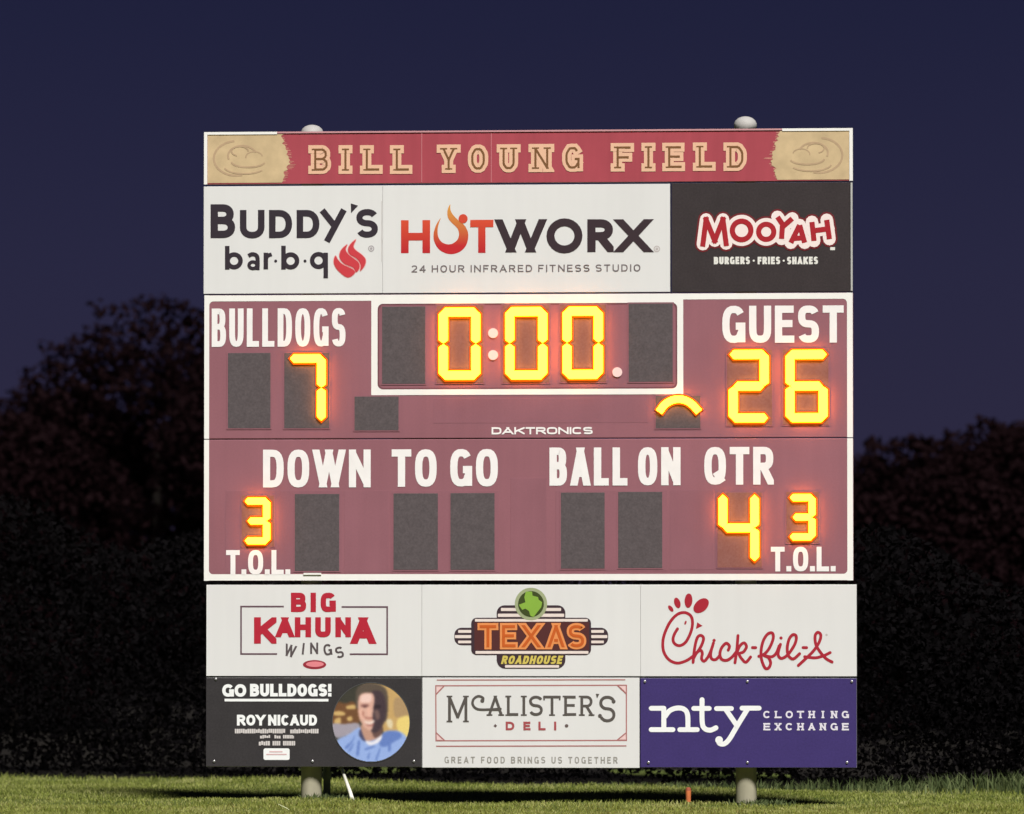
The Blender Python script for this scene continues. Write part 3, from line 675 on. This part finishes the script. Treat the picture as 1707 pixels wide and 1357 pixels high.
for lay, g, col in ((2, 0, (226, 142, 84)), (3, -1, (196, 92, 36))):
    p = Print(lay)
    for ch, a, b in (('T', 330, 535), ('E', 550, 725), ('X', 752, 962), ('A', 1000, 1202), ('S', 1205, 1398)):
        a_, z1_ = c((a, 403)); b_, z0_ = c((b, 662)); letter(p, ch, a_, z0_, b_, z1_, 12.0 * PX, K=2.3, grow=g * 3.6 * PX)
    p.build(ink(*col), s5)
p = Print(2); text(p, 'ROADHOUSE', (835, 1093, 936, 1107), .26, gap=.14, shear=.25); p.build(ink(206, 186, 92), s5)

# cursive wordmark
c = crop(1090, 980, 5.506); p = Print(); T = 4.9 * PX
for pts in ([(217, 376), (186, 430), (176, 480), (196, 517), (240, 530), (290, 500), (330, 430), (353, 350), (350, 280), (320, 240), (270, 226), (210, 247), (150, 312), (102, 410), (82, 500), (92, 590), (140, 660), (210, 690), (280, 676), (340, 642), (400, 587), (440, 522), (456, 462), (432, 436), (402, 452), (382, 512), (368, 600), (360, 684)],
            [(364, 650), (392, 598), (428, 572), (445, 600), (438, 648), (462, 672), (498, 632), (526, 570), (545, 512)], [(547, 505), (522, 598), (530, 650), (568, 658), (604, 622)],
            [(682, 572), (694, 535), (664, 508), (622, 550), (606, 610), (624, 656), (670, 664), (716, 636), (752, 592)], [(772, 438), (762, 560), (745, 686)], [(756, 612), (788, 535), (828, 505), (850, 540), (822, 588), (782, 606), (812, 658), (846, 682), (888, 634)],
            [(964, 628), (1015, 606), (1062, 550), (1096, 462), (1086, 414), (1042, 426), (1002, 492), (984, 582), (990, 662), (1020, 734), (1052, 736), (1072, 690), (1052, 640), (1012, 622)], [(1020, 622), (1082, 632), (1124, 598), (1150, 532)],
            [(1162, 518), (1140, 606), (1165, 646), (1210, 630), (1256, 580), (1300, 502), (1306, 442), (1276, 430), (1242, 470), (1224, 552), (1236, 622), (1280, 652), (1338, 604)],
            [(1326, 712), (1402, 642), (1472, 570), (1520, 492), (1532, 432), (1506, 408), (1480, 440), (1488, 522), (1530, 592), (1582, 650), (1636, 680)], [(1384, 632), (1480, 642), (1560, 622), (1618, 594)]):
    p.line(smooth([c(q) for q in pts], 4), T, 'round')
p.line([c((905, 548)), c((935, 548))], T, 'round'); p.line([c((1370, 548)), c((1402, 548))], T, 'round')
for q in ((553, 482), (1167, 460)): p.fill(disc(c(q), 2.7 * PX, 12))
k = PX / 5.506
for q, a, b, ro in (((155, 190), 18, 34, 38), ((215, 138), 28, 50, 18), ((318, 117), 36, 66, -4), ((434, 163), 54, 82, -48)): p.fill(disc(c(q), a * k, 22, b * k, R(ro)))
p.fill([c(q) for q in ((398, 316), (447, 348), (386, 378))]); p.fill(disc(c((290, 320)), 9 * k, 14, 20 * k, R(-20)))
p.build(ink(166, 38, 54), s6)
p = Print(); p.fill(disc(c((1585, 432)), 2 * PX, 10)); p.build(ink(190, 178, 175), s6, 'registered_mark')

# black sign with the round portrait
wt = ink(246, 243, 240); p = Print()
text(p, 'GO', (370.5, 1140.5, 410.5, 1161.5), .27, K=2.2, gap=.05); text(p, 'BULLDOGS!', (416.8, 1140, 552.5, 1161), .27, K=2.2, gap=.07); text(p, 'ROY', (395, 1191.5, 442, 1209.5), .26, K=2.2, gap=.07); text(p, 'NICAUD', (447, 1191.5, 528.5, 1209.5), .26, K=2.2, gap=.09)
prect(p, 374.5, 1164.9, 547.5, 1169.3); p.build(wt, s7)
p = Print(); rr_ = random.Random(4)
def smallprint(p, u0, v0, u1, v1, gaps=()):
    u = u0
    while u < u1 - 1:
        w_ = rr_.choice((2.6, 3.0, 3.4)); w_ = min(w_, u1 - u)
        if not any(abs(u - g) < 2.2 for g in gaps): prect(p, u, v0 + rr_.choice((0, 0, 1.2)), u + w_, v1 - rr_.choice((0, 0, .9)))
        u += w_ + .55
smallprint(p, 391.5, 1215, 531, 1222.5, (478,)); smallprint(p, 433.5, 1225.3, 490, 1231, (452, 469)); smallprint(p, 431.5, 1235.3, 492, 1242.7, (451, 467)); p.build(ink(205, 198, 196), s7, 'fine_print')
p = Print(); p.fill(rrect_pts(*rect(439.3, 1247.5, 482.8, 1266.8), 3.2 * PX)); p.build(wt, s7, 'logo_box')
p = Print(1); prect(p, 449, 1252, 471, 1254); prect(p, 444, 1256.5, 478, 1258.3); p.build(ink(218, 180, 182), s7, 'fine_print')
bolts(s7, [(357, 1269), (521, 1269), (690, 1269), (360, 1132)]); 
c = crop(540, 1130, 8.4813); PC = c((667, 628)); PR = 64.8 * PX; circ = disc(PC, PR, 56, 66 * PX)
def cclip(poly):
    a = sum(poly[i][0] * poly[(i + 1) % len(poly)][1] - poly[(i + 1) % len(poly)][0] * poly[i][1] for i in range(len(poly)))
    for i in range(len(circ)):
        A_, B_ = circ[i], circ[(i + 1) % len(circ)]; out = []; f = lambda q: (B_[0] - A_[0]) * (q[1] - A_[1]) - (B_[1] - A_[1]) * (q[0] - A_[0])
        for j in range(len(poly)):
            u, v = poly[j], poly[(j + 1) % len(poly)]; fu, fv = f(u), f(v)
            if fu >= 0: out.append(u)
            if (fu >= 0) != (fv >= 0): t_ = fu / (fu - fv); out.append((u[0] + t_ * (v[0] - u[0]), u[1] + t_ * (v[1] - u[1])))
        poly = out
        if len(poly) < 3: return []
    return poly
NPX = 150; IMG = np.zeros((NPX, NPX, 3)); IMG[:] = (62, 60, 52)
GX, GY = np.meshgrid((np.arange(NPX) + .5) / NPX * 1160 + 87, (np.arange(NPX) + .5) / NPX * 1160 + 48)
def pshape(col, *shapes):
    for sh in shapes:
        P = smooth(sh, 4, True); ins = np.zeros(GX.shape, bool)
        for i in range(len(P)):
            (xa_, ya_), (xb_, yb_) = P[i - 1], P[i]
            if ya_ == yb_: continue
            ins ^= ((ya_ > GY) != (yb_ > GY)) & (GX < (xb_ - xa_) * (GY - ya_) / (yb_ - ya_) + xa_)
        IMG[ins] = col
pshape((196, 160, 104), [(740, 40), (1000, 90), (1260, 400), (1260, 800), (1120, 860), (840, 760), (860, 300), (780, 130)])
pshape((172, 142, 104), [(1000, 300), (1120, 300), (1230, 520), (1040, 560), (990, 500)], [(560, 60), (760, 60), (850, 180), (600, 120)])
pshape((230, 204, 122), [(1060, 570), (1240, 550), (1240, 830), (1120, 830), (1030, 700)]); pshape((222, 206, 170), [(890, 590), (965, 600), (965, 715), (900, 690)])
pshape((112, 76, 50), [(110, 450), (180, 340), (300, 360), (440, 350), (500, 640), (300, 690), (110, 640)])
pshape((205, 170, 110), [(140, 480), (240, 470), (300, 500), (280, 530), (150, 530)], [(320, 400), (430, 380), (440, 440), (330, 440)], [(330, 560), (390, 545), (400, 600), (340, 610)], [(150, 590), (230, 560), (240, 640), (160, 650)])
pshape((160, 152, 164), [(100, 660), (300, 650), (480, 640), (500, 730), (300, 820), (160, 840)])
pshape((148, 172, 226), [(170, 900), (350, 800), (500, 700), (560, 780), (780, 850), (860, 760), (1050, 750), (1180, 860), (1180, 1100), (900, 1260), (500, 1260), (250, 1100)])
pshape((100, 126, 192), [(860, 770), (1040, 760), (1100, 830), (1000, 900), (850, 980), (780, 920)], [(300, 980), (400, 880), (440, 800), (420, 880), (330, 1000)], [(460, 1080), (480, 900), (510, 900), (490, 1090)], [(580, 1000), (700, 960), (720, 975), (600, 1020)], [(730, 1150), (790, 990), (800, 1010), (750, 1160)], [(905, 1020), (925, 860), (950, 870), (940, 1030)], [(345, 1030), (410, 930), (420, 945), (370, 1040)], [(610, 1130), (640, 1060), (650, 1070), (630, 1150)])
pshape((70, 72, 104), [(505, 740), (545, 740), (590, 880), (560, 890), (500, 820)])
pshape((232, 228, 236), [(590, 890), (700, 900), (820, 790), (790, 900), (650, 955)])
pshape((190, 146, 128), [(530, 660), (800, 660), (820, 780), (740, 860), (650, 890), (580, 870)]); pshape((104, 78, 74), [(690, 720), (820, 640), (820, 790), (730, 850), (690, 800)])
pshape((92, 80, 70), [(450, 400), (455, 200), (520, 100), (660, 70), (820, 110), (900, 220), (900, 520), (860, 620), (820, 400), (700, 240), (560, 215), (490, 280), (480, 420)])
pshape((70, 56, 62), [(660, 210), (820, 200), (880, 380), (870, 560), (820, 690), (740, 770), (660, 740), (640, 500)])
pshape((214, 168, 152), [(480, 380), (500, 260), (560, 215), (680, 215), (715, 300), (700, 420), (690, 560), (700, 640), (670, 740), (590, 710), (520, 620), (488, 520)])
pshape((236, 200, 190), [(530, 250), (600, 228), (670, 240), (660, 340), (560, 350), (515, 330)])
pshape((228, 178, 160), [(500, 460), (560, 450), (580, 530), (550, 590), (510, 540)], [(610, 430), (650, 430), (655, 540), (620, 550)])
pshape((138, 92, 88), [(520, 385), (600, 372), (640, 396), (600, 414), (535, 408)]); pshape((86, 58, 58), [(555, 402), (600, 398), (605, 414), (560, 418)])
pshape((168, 112, 100), [(560, 545), (640, 562), (690, 552), (680, 578), (600, 578)], [(545, 470), (565, 480), (566, 540), (548, 530)])
pshape((236, 214, 204), [(570, 606), (640, 622), (715, 600), (700, 640), (640, 656), (590, 640)])
pshape((150, 88, 84), [(590, 655), (650, 668), (710, 650), (690, 676), (630, 680)])
pshape((50, 40, 46), [(712, 392), (790, 384), (800, 420), (716, 424)]); pshape((112, 88, 86), [(715, 470), (770, 460), (790, 560), (740, 590)])
kern = np.exp(-.5 * (np.arange(-5, 6) / 1.7) ** 2); kern /= kern.sum()
for ax in (0, 1):
    pad = np.pad(IMG, [(5, 5) if a == ax else (0, 0) for a in range(3)], mode='edge'); IMG = sum(k_ * (pad[i:i + NPX] if ax == 0 else pad[:, i:i + NPX]) for i, k_ in enumerate(kern))
IMG += rng.normal(0, 2.5, (NPX, NPX, 1))
inside = (((GX - 667) / (64.8 * 8.4813)) ** 2 + ((GY - 628) / (66 * 8.4813)) ** 2) < 1
idx = -np.ones(GX.shape, int); V = []; cols = []
for j_ in range(NPX):
    for i_ in range(NPX):
        if inside[j_, i_]:
            x_, z_ = c((GX[j_, i_], GY[j_, i_])); idx[j_, i_] = len(V); V.append((x_, -.0016, z_)); cols += [*srgb(np.clip(IMG[j_, i_], 0, 255)), 1]
F = [(idx[j_ + 1, i_], idx[j_ + 1, i_ + 1], idx[j_, i_ + 1], idx[j_, i_]) for j_ in range(NPX - 1) for i_ in range(NPX - 1) if inside[j_:j_ + 2, i_:i_ + 2].all()]
pm = bpy.data.materials.new('portrait_print'); pm.use_nodes = True; _a = pm.node_tree.nodes.new('ShaderNodeVertexColor'); _a.layer_name = 'print'
_p = pm.node_tree.nodes['Principled BSDF']; _p.inputs['Roughness'].default_value = .5; _p.inputs['Specular IOR Level'].default_value = .25; pm.node_tree.links.new(_a.outputs[0], _p.inputs[0])
po_ = mesh('portrait_print', V, [tuple(int(v) for v in f) for f in F], pm, s7, label='round printed portrait of a smiling person in a blue shirt')
po_.data.color_attributes.new('print', 'FLOAT_COLOR', 'POINT').data.foreach_set('color', cols)
p = Print(2); p.line(disc(PC, PR, 56, 66 * PX), 1.0 * PX, closed=True); p.build(ink(84, 84, 84), s7, 'portrait_edge')

# serif wordmark in a frame
c = crop(700, 1125, 4.6135); p = Print(); T = 2.0 * PX
p.line([c(q) for q in ((122, 84), (1588, 80), (1588, 504), (124, 507))], T, closed=True)
for a, b in (((130, 40), (1580, 38)), ((125, 549), (1588, 546))): p.line([c(a), c(b)], 1.9 * PX)
for a, b in (((124, 150), (186, 86)), ((1520, 82), (1588, 146)), ((124, 444), (190, 505)), ((1516, 503), (1588, 444))): p.line([c(a), c(b)], T)
p.build(ink(172, 112, 110), s8, 'frame_line')
p = Print()
for q in (((130, 90), (172, 92), (130, 136)), ((1582, 88), (1582, 132), (1536, 88)), ((130, 458), (176, 500), (130, 500)), ((1582, 456), (1582, 498), (1532, 498))): p.fill([c(v) for v in q])
p.build(ink(232, 198, 196), s8, 'corner_tint')
p = Print(); dg = ink(88, 82, 78)
def LS(ch, a, b, v0=1159.7, v1=1193.3, t=4.6, se=2.6): letter(p, ch, *rect(a, v0, b, v1), t * PX, K=2.1, serif=se * PX, st=2.6 * PX)
LS('M', 744.5, 781.5, 1159.7, 1204, 4.8, 2.4)
p.line(smooth([c(q) for q in ((484, 205), (485, 178), (450, 164), (415, 185), (405, 222), (428, 256), (480, 268), (620, 262))], 5), 4.2 * PX, 'round')
p.fill(disc(c((480, 200)), 3.4 * PX, 12))
for ch, a, b in (('A', 811, 840.5), ('L', 842.5, 864), ('I', 868.5, 878), ('S', 882, 905), ('T', 906, 934.5), ('E', 938, 960.5), ('R', 965, 991)): LS(ch, a, b)
p.polys(strip([c((952, 166)), c((956, 196))], 2.6 * PX)); p.polys(strip([c((1078, 166)), c((1074, 196))], 2.6 * PX))
letter(p, 'S', *rect(999, 1159.7, 1026, 1204), 5 * PX, K=2.1); p.fill(disc(c((1490, 205)), 3.3 * PX, 12)); p.fill(disc(c((1385, 315)), 3.3 * PX, 12)); p.fill([c(q) for q in ((1352, 145), (1380, 147), (1362, 182))])
p.build(dg, s8)
p = Print()
for ch, a, b in (('D', 843, 857.5), ('E', 872.5, 884.5), ('L', 897.5, 909.5), ('I', 923, 928)): L_(p, ch, a, 1203, b, 1217.5, 3.7)
p.build(ink(164, 78, 82), s8)
p = Print(); p.fill(disc(c((580, 392)), 3 * PX, 4)); p.fill(disc(c((1128, 392)), 3 * PX, 10)); p.build(ink(100, 84, 82), s8, 'dot')
p = Print(); text(p, 'GREAT FOOD BRINGS US TOGETHER', (741, 1261.5, 1029.5, 1272.5), .17, K=2.6, gap=.36, space=.95); p.build(ink(150, 146, 140), s8)

# purple sign
c = crop(1060, 1140, 4.6135); p = Print(); T = 8.0 * PX
for pts in ([(118, 188), (215, 188)], [(118, 352), (285, 352)], [(338, 352), (472, 352)], [(445, 189), (564, 189)], [(620, 190), (735, 190)], [(816, 187), (948, 187)]): p.line([c(q) for q in pts], T, 'round')
for pts in ([(215, 188), (215, 350)], [(225, 250), (262, 205), (320, 186), (372, 196), (398, 240), (400, 350)], [(509, 122), (510, 290), (528, 342), (572, 356), (616, 338)], [(690, 195), (778, 322)], [(858, 195), (775, 330), (722, 420), (682, 460), (645, 458), (632, 430)]): p.line(smooth([c(q) for q in pts], 5) if len(pts) > 2 else [c(q) for q in pts], 8.2 * PX, 'round')
p.fill(disc(c((640, 432)), 6.4 * PX, 14)); p.build(ink(250, 250, 250), s9)
p = Print()
for s_, v0, v1 in (('CLOTHING', 1185, 1197.2), ('EXCHANGE', 1205.3, 1217.5)):
    for i, ch in enumerate(s_):
        u = 1272.3 + i * 18.7; se = 1.1 if ch not in 'EA' else .6; letter(p, ch, *rect(u, v0, u + 12, v1), 2.7 * PX, K=2.2, serif=se * PX, st=2.2 * PX)
p.build(ink(222, 216, 228), s9)
bolts(s9, [(1081, 1271), (1246, 1271), (1412, 1271), (1075, 1136), (1246, 1136), (1420, 1136)])

# ---- the scoreboard itself
zt, zs, zb = B2(882, 490)[1], B2(882, 731)[1], B2(882, 967.8)[1]; xl, xr = -2.743, 2.743
sb = thing('scoreboard', (0, BACK, zb), 'maroon electronic football scoreboard with white border and glowing yellow digits, midway up the posts', 'scoreboard')
bbox('cabinet', xl, 0, zs + .004, xr, BACK, zt, maroon, sb, bev=.005, label='upper cabinet with clock and team scores')
bbox('cabinet', xl, 0, zb, xr, BACK, zs - .004, maroon, sb, bev=.005, label='lower cabinet with down, to go, ball on and quarter')
# white border, one band per cabinet
def band(zlo, zhi, low):
    w_ = .044; r_ = .035; p = Print(0); zi0, zi1 = (zlo + .055, zhi) if low else (zlo, zhi - .052)
    p.fill([(xl + .002, zlo), (xl + w_, zlo), (xl + w_, zhi), (xl + .002, zhi)]); p.fill([(xr - .050, zlo), (xr - .002, zlo), (xr - .002, zhi), (xr - .050, zhi)])
    if low: p.fill([(xl + w_, zlo + .002), (xr - .05, zlo + .002), (xr - .05, zi0), (xl + w_, zi0)])
    else: p.fill([(xl + w_, zi1), (xr - .05, zi1), (xr - .05, zhi - .002), (xl + w_, zhi - .002)])
    for sx, xc in ((1, xl + w_), (-1, xr - .05)):
        zc = zi0 if low else zi1; sz = 1 if low else -1; pts = [(xc, zc)]
        for i in range(7): a = R(90 * i / 6); pts.append((xc + sx * r_ * (1 - math.sin(a)), zc + sz * r_ * (1 - math.cos(a))))
        p.concave(pts)
    p.build(white, sb, 'border_stripe')
band(zs + .004, zt, False); band(zb, zs - .004, True)
ro = rect(619, 497, 1139, 658); ri = rect(629.5, 505.5, 1129, 648.5); p = Print(1)
ring(p, rrect_pts(*ro, .004), rrect_pts(*ri, .045)); p.build(white, sb, 'clock_frame')
ri2 = rect(632, 508, 1126.5, 646); p = Print(0)
ring(p, rrect_pts(*ri, .045), rrect_pts(*ri2, .04)); p.build(mar_dk, sb, 'clock_seam')
# access covers: thin plates with a shadow gap round them
def cover(u0, v0, u1, v1):
    x0_, z0_, x1_, z1_ = rect(u0, v0, u1, v1); bbox('access_cover', x0_, -.0012, z0_, x1_, .004, z1_, mar_lt, sb, bev=.0008)
for q in ((376, 818, 570, 955), (574, 818, 648, 955), (651, 818, 832, 955), (851, 797, 911, 955), (926, 817, 1112, 952), (1117, 817, 1190, 950), (722, 664, 1080, 705)): cover(*q)

# digits
core = glow('led_yellow', (1.0, .52, .05), 2.6); halo = glow('led_orange_halo', (1.0, .13, .001), .95); LEDC = (1.0, .30, .01)  # halo: added emissive rim imitating the orange bloom round lit segments
core = bpy.data.materials.new('led_yellow'); core.use_nodes = True
_b = core.node_tree.nodes['Principled BSDF']; _b.inputs['Base Color'].default_value = (.4, .2, .03, 1); _b.inputs['Emission Color'].default_value = (1, .30, .0056, 1); _b.inputs['Emission Strength'].default_value = 28
bloom_panel = louvre.copy(); bloom_panel.name = 'digit_panel_bloom'      # grey panel given an orange emission imitating camera bloom inside the lit digits
_w = bloom_panel.node_tree.nodes['Principled BSDF']; _w.inputs['Emission Color'].default_value = (1, .13, .004, 1); _w.inputs['Emission Strength'].default_value = .17
SEG = {'0': 'abcdef', '7': 'abc', '2': 'abged', '6': 'afgecd', '4': 'fgbc', '3': 'abgcd'}
def seg_poly(s_, lit, x0, z0, x1, z1, t):
    c_, g = t * .72, t * .06; zm = (z0 + z1) / 2
    def hor(z_out, z_in, l, r):      # horizontal bar between outer and inner edge; l, r: neighbour lit?
        s1 = 1 if z_out > z_in else -1; mid = (z_out + z_in) / 2
        L_p = [(x0 + c_, z_out), (x0 + c_ / 2, z_out - s1 * c_ / 2), (x0 + t, z_in)] if l else [(x0 + t * .55, z_out), (x0 + t * .12, mid), (x0 + t * .55, z_in)]
        R_p = [(x1 - t, z_in), (x1 - c_ / 2, z_out - s1 * c_ / 2), (x1 - c_, z_out)] if r else [(x1 - t * .55, z_in), (x1 - t * .12, mid), (x1 - t * .55, z_out)]
        return L_p + R_p
    def ver(x_out, x_in, z_end, z_mid, lit_end):
        s1 = 1 if x_out < x_in else -1; sz = 1 if z_end > z_mid else -1; m = (x_out + x_in) / 2
        E_ = [(x_in, z_end - sz * t), (x_out + s1 * c_ / 2, z_end - sz * c_ / 2), (x_out, z_end - sz * c_)] if lit_end else [(x_in, z_end - sz * t * .55), (m, z_end - sz * t * .08), (x_out, z_end - sz * t * .55)]
        M_ = [(x_out, z_mid + sz * (t * .42)), (m, z_mid + sz * g), (x_in, z_mid + sz * (t * .42))]
        return E_ + M_
    if s_ == 'a': return hor(z1, z1 - t, 'f' in lit, 'b' in lit)
    if s_ == 'd': return hor(z0, z0 + t, 'e' in lit, 'c' in lit)
    if s_ == 'g': return [(x0 + t * .55, zm), (x0 + t, zm + t / 2), (x1 - t, zm + t / 2), (x1 - t * .55, zm), (x1 - t, zm - t / 2), (x0 + t, zm - t / 2)]
    if s_ == 'f': return ver(x0, x0 + t, z1, zm, 'a' in lit)
    if s_ == 'b': return ver(x1, x1 - t, z1, zm, 'a' in lit)
    if s_ == 'e': return ver(x0, x0 + t, z0, zm, 'd' in lit)
    if s_ == 'c': return ver(x1, x1 - t, z0, zm, 'd' in lit)
def extrude(pts, y0, y1):
    a = sum(pts[i][0] * pts[(i + 1) % len(pts)][1] - pts[(i + 1) % len(pts)][0] * pts[i][1] for i in range(len(pts)))
    if a < 0: pts = pts[::-1]
    n = len(pts); V = [(x, y0, z) for x, z in pts] + [(x, y1, z) for x, z in pts]
    F = [tuple(range(n))] + [(i, i + n, (i + 1) % n + n, (i + 1) % n) for i in range(n)]; return V, F
def offset(pts, d):
    cx = sum(q[0] for q in pts) / len(pts); a = sum(pts[i][0] * pts[(i + 1) % len(pts)][1] - pts[(i + 1) % len(pts)][0] * pts[i][1] for i in range(len(pts)))
    if a < 0: pts = pts[::-1]
    out = []; n = len(pts)
    for i in range(n):
        p0, p1, p2 = map(np.array, (pts[i - 1], pts[i], pts[(i + 1) % n])); e1 = (p1 - p0) / (np.linalg.norm(p1 - p0) + 1e-9); e2 = (p2 - p1) / (np.linalg.norm(p2 - p1) + 1e-9)
        n1, n2 = np.array([e1[1], -e1[0]]), np.array([e2[1], -e2[0]]); m = n1 + n2; m /= np.linalg.norm(m) + 1e-9; out.append(tuple(p1 + m * d / max(.5, float(m @ n1))))
    return out
def digit(panel, ch=None, box_=None, t=14.2, name='digit'):
    x0_, z0_, x1_, z1_ = rect(*panel)
    d = bbox(name, x0_, -.006, z0_, x1_, .004, z1_, louvre if ch in (None, '7') else bloom_panel, sb, bev=.002)
    d['_w'] = sb['_w']
    fr = Print(0); fr.y = -.0045; o_ = .010
    ring(fr, [(x1_ + o_, z1_ + o_), (x0_ - o_, z1_ + o_), (x0_ - o_, z0_ - o_), (x1_ + o_, z0_ - o_)], [(x1_, z1_), (x0_, z1_), (x0_, z0_), (x1_, z0_)]); fo = fr.build(mar_lt, d, 'digit_frame')
    if ch:
        u0_, v0_, u1_, v1_ = box_; q = rect(u0_ + 1, v0_ + 1, u1_ - 1, v1_ - 1); lit = SEG[ch]
        for s_ in lit:
            pts = seg_poly(s_, lit, *q, t * PX); V, F = extrude(pts, -.034, -.0065); mesh('segment', V, F, core, d)
            V, F = extrude(offset(pts, .018), -.0125, -.0064); mesh('segment_halo', V, F, halo, d)
    return d
for q in ((380, 588.5, 451, 714), (637, 511, 709, 640), (1048, 506, 1121.5, 636.5), (491.5, 823.5, 565.5, 952), (656, 822.5, 730, 950), (751, 822, 824.5, 950), (935, 821, 1008, 948), (1030.5, 820, 1104, 947)): digit(q)
digit((474, 588.5, 549, 714), '7', (482, 590, 544, 703), 13.6)
digit((728, 509, 806, 638.5), '0', (731.5, 512.5, 801.5, 634))
digit((838, 508.5, 916, 638), '0', (842, 511.5, 913, 633.5))
digit((934, 508, 1010, 637), '0', (937.5, 511, 1006, 632.5))
digit((1212, 583, 1287, 709), '2', (1214.5, 583, 1282.5, 705)); digit((1305, 582.5, 1381, 708), '6', (1309, 583, 1380.5, 704.5))
digit((1196, 821, 1270, 946), '4', (1197.5, 823, 1266, 937), 13.6)
digit((403, 826, 457, 911), '3', (407, 829, 451.5, 908), 11); digit((1311, 820, 1365, 905), '3', (1315, 823, 1360.5, 901.5), 11)
# possession arrows: left dark, right lit
digit((591, 661, 664.5, 717.5), name='possession_indicator')
pd = digit((1093, 660, 1167.5, 714), name='possession_indicator')
pts = smooth([B2(*q) for q in ((1101, 684), (1108, 675), (1119, 668), (1131.5, 665.5), (1144, 668), (1155, 675), (1163, 684))], 5)
for wd, y0_, y1_, mt, nm in ((11.5 * PX, -.034, -.0065, core, 'arc_segment'), (11.5 * PX + .034, -.0125, -.0064, halo, 'arc_halo')):
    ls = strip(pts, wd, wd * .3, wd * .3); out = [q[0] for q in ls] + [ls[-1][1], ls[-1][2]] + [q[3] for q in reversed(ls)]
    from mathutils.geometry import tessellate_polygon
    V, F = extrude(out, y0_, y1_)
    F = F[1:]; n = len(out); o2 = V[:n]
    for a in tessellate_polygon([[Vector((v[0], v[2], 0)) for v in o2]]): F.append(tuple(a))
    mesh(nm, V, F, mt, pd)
p = Print(0); pinkw = ink(238, 208, 206)
for u, v, r_ in ((822, 555.5, 8.3), (822, 592, 8.3), (1029, 620.5, 8.2)):
    V, F = extrude(disc(B2(u, v), r_ * PX, 22), -.010, .001); mesh('colon_dot' if u < 900 else 'decimal_dot', V, F, pinkw, sb)
# captions
cap = paint('caption_white', (.86, .82, .81), rough=.5, var=.04, scale=9)
p = Print(1); CK = 2.7
text(p, 'BULLDOGS', (353, 514, 576, 578), .150, K=CK, gap=.085)
p.build(cap, sb)
for s_, b_, t_ in (('GUEST', (1204, 509.5, 1406.5, 571.5), .195), ('DOWN', (438.5, 749.5, 618, 812.5), .190), ('TO', (653, 749, 728, 811.5), .195), ('GO', (750.5, 748.5, 830, 811), .195), ('BALL', (916, 746, 1046, 809.5), .195), ('ON', (1063.5, 745.5, 1134.5, 809), .195), ('QTR', (1174, 745, 1290, 808), .195),
                   ('T.O.L.', (377, 917, 484, 958), .20), ('T.O.L.', (1285, 911.5, 1393, 952.5), .20)):
    p = Print(1); text(p, s_, b_, t_, K=CK, gap=.10 if len(s_) != 6 else .07); p.build(cap, sb)
p = Print(1); text(p, 'DAKTRONICS', (819.5, 712, 988, 724), .24, K=3.2, gap=.14); p.build(cap, sb)
# scuffed lip at the foot of the border
x_, z_ = B2(520, 957.5); V, F = [], []; box(V, F, x_ - .07, -.012, z_ - .004, x_ + .08, -.002, z_ + .012); mesh('drip_lip', V, F, white, sb)

# ---- small things at the foot of the posts
dgreen = paint('conduit_grey', (.22, .24, .19), rough=.6, var=.15)
x = B2(545, 1320, .42)[0]; t = thing('conduit_pipe', (x, .42, 0), 'thin grey-green conduit pipe rising beside the left post', 'pipe')
V, F = [], []; tube(V, F, [(x, .42, -.05), (x, .42, .6)], .030, 14); mesh('pipe', V, F, dgreen, t); V, F = [], []; tube(V, F, [(x, .42, .20), (x, .42, .26)], .038, 14); mesh('coupling', V, F, dgreen, t)
xa, za_ = B2(570, 1282, .12); xb, zb_ = B2(591, 1346, -.25)
t = thing('leaning_stake', (xb, -.25, 0), 'white rod leaning against the foot of the scoreboard beside the left post', 'stake')
V, F = [], []; tube(V, F, [(xb, -.25, -.02), (xb * .65 + xa * .35, -.25 * .65 + .12 * .35, za_ * .35), (xa, .12, za_)], [.019, .016, .012], 10); mesh('rod', V, F, paint('rod_white', (.78, .77, .66), rough=.4, var=.1), t, smooth=True)
V, F = [], []; tube(V, F, [(xa, .12, za_ - .01), (xa - .004, .13, za_ + .03)], [.016, .014], 10); mesh('tip', V, F, paint('rod_tip', (.2, .2, .17)), t)
x, z = B2(1147.5, 1342, .05); t = thing('marker_stake', (x, .05, 0), 'short orange marker stake standing in the grass left of the right post', 'stake')
V, F = [], []; tube(V, F, [(x, .05, .02), (x, .05, .115)], [.020, .024], 12); mesh('orange_sleeve', V, F, paint('marker_orange', (.60, .17, .06), rough=.5, var=.15, scale=20), t)
V, F = [], []; tube(V, F, [(x, .05, .115), (x, .05, .135), (x, .05, .142)], [.024, .021, .010], 12); mesh('cap', V, F, paint('marker_cap', (.35, .09, .05)), t)
V, F = [], []; tube(V, F, [(x, .05, -.05), (x, .05, .02)], .015, 10); mesh('peg', V, F, paint('peg_wood', (.45, .38, .22)), t)
x, z = B2(476, 1352, -2.4); t = thing('plant_stalk', (x, -2.4, 0), 'single pale stalk leaning in the grass at the bottom edge of the photo', 'plant')
V, F = [], []; tube(V, F, [(x + .06, -2.4, -.02), (x + .01, -2.4, .025), (x - .06, -2.42, .06)], [.006, .006, .003], 8); mesh('stem', V, F, paint('stalk_pale', (.55, .58, .33)), t)

for o in bpy.data.objects:
    if '_w' in o.keys(): del o['_w']
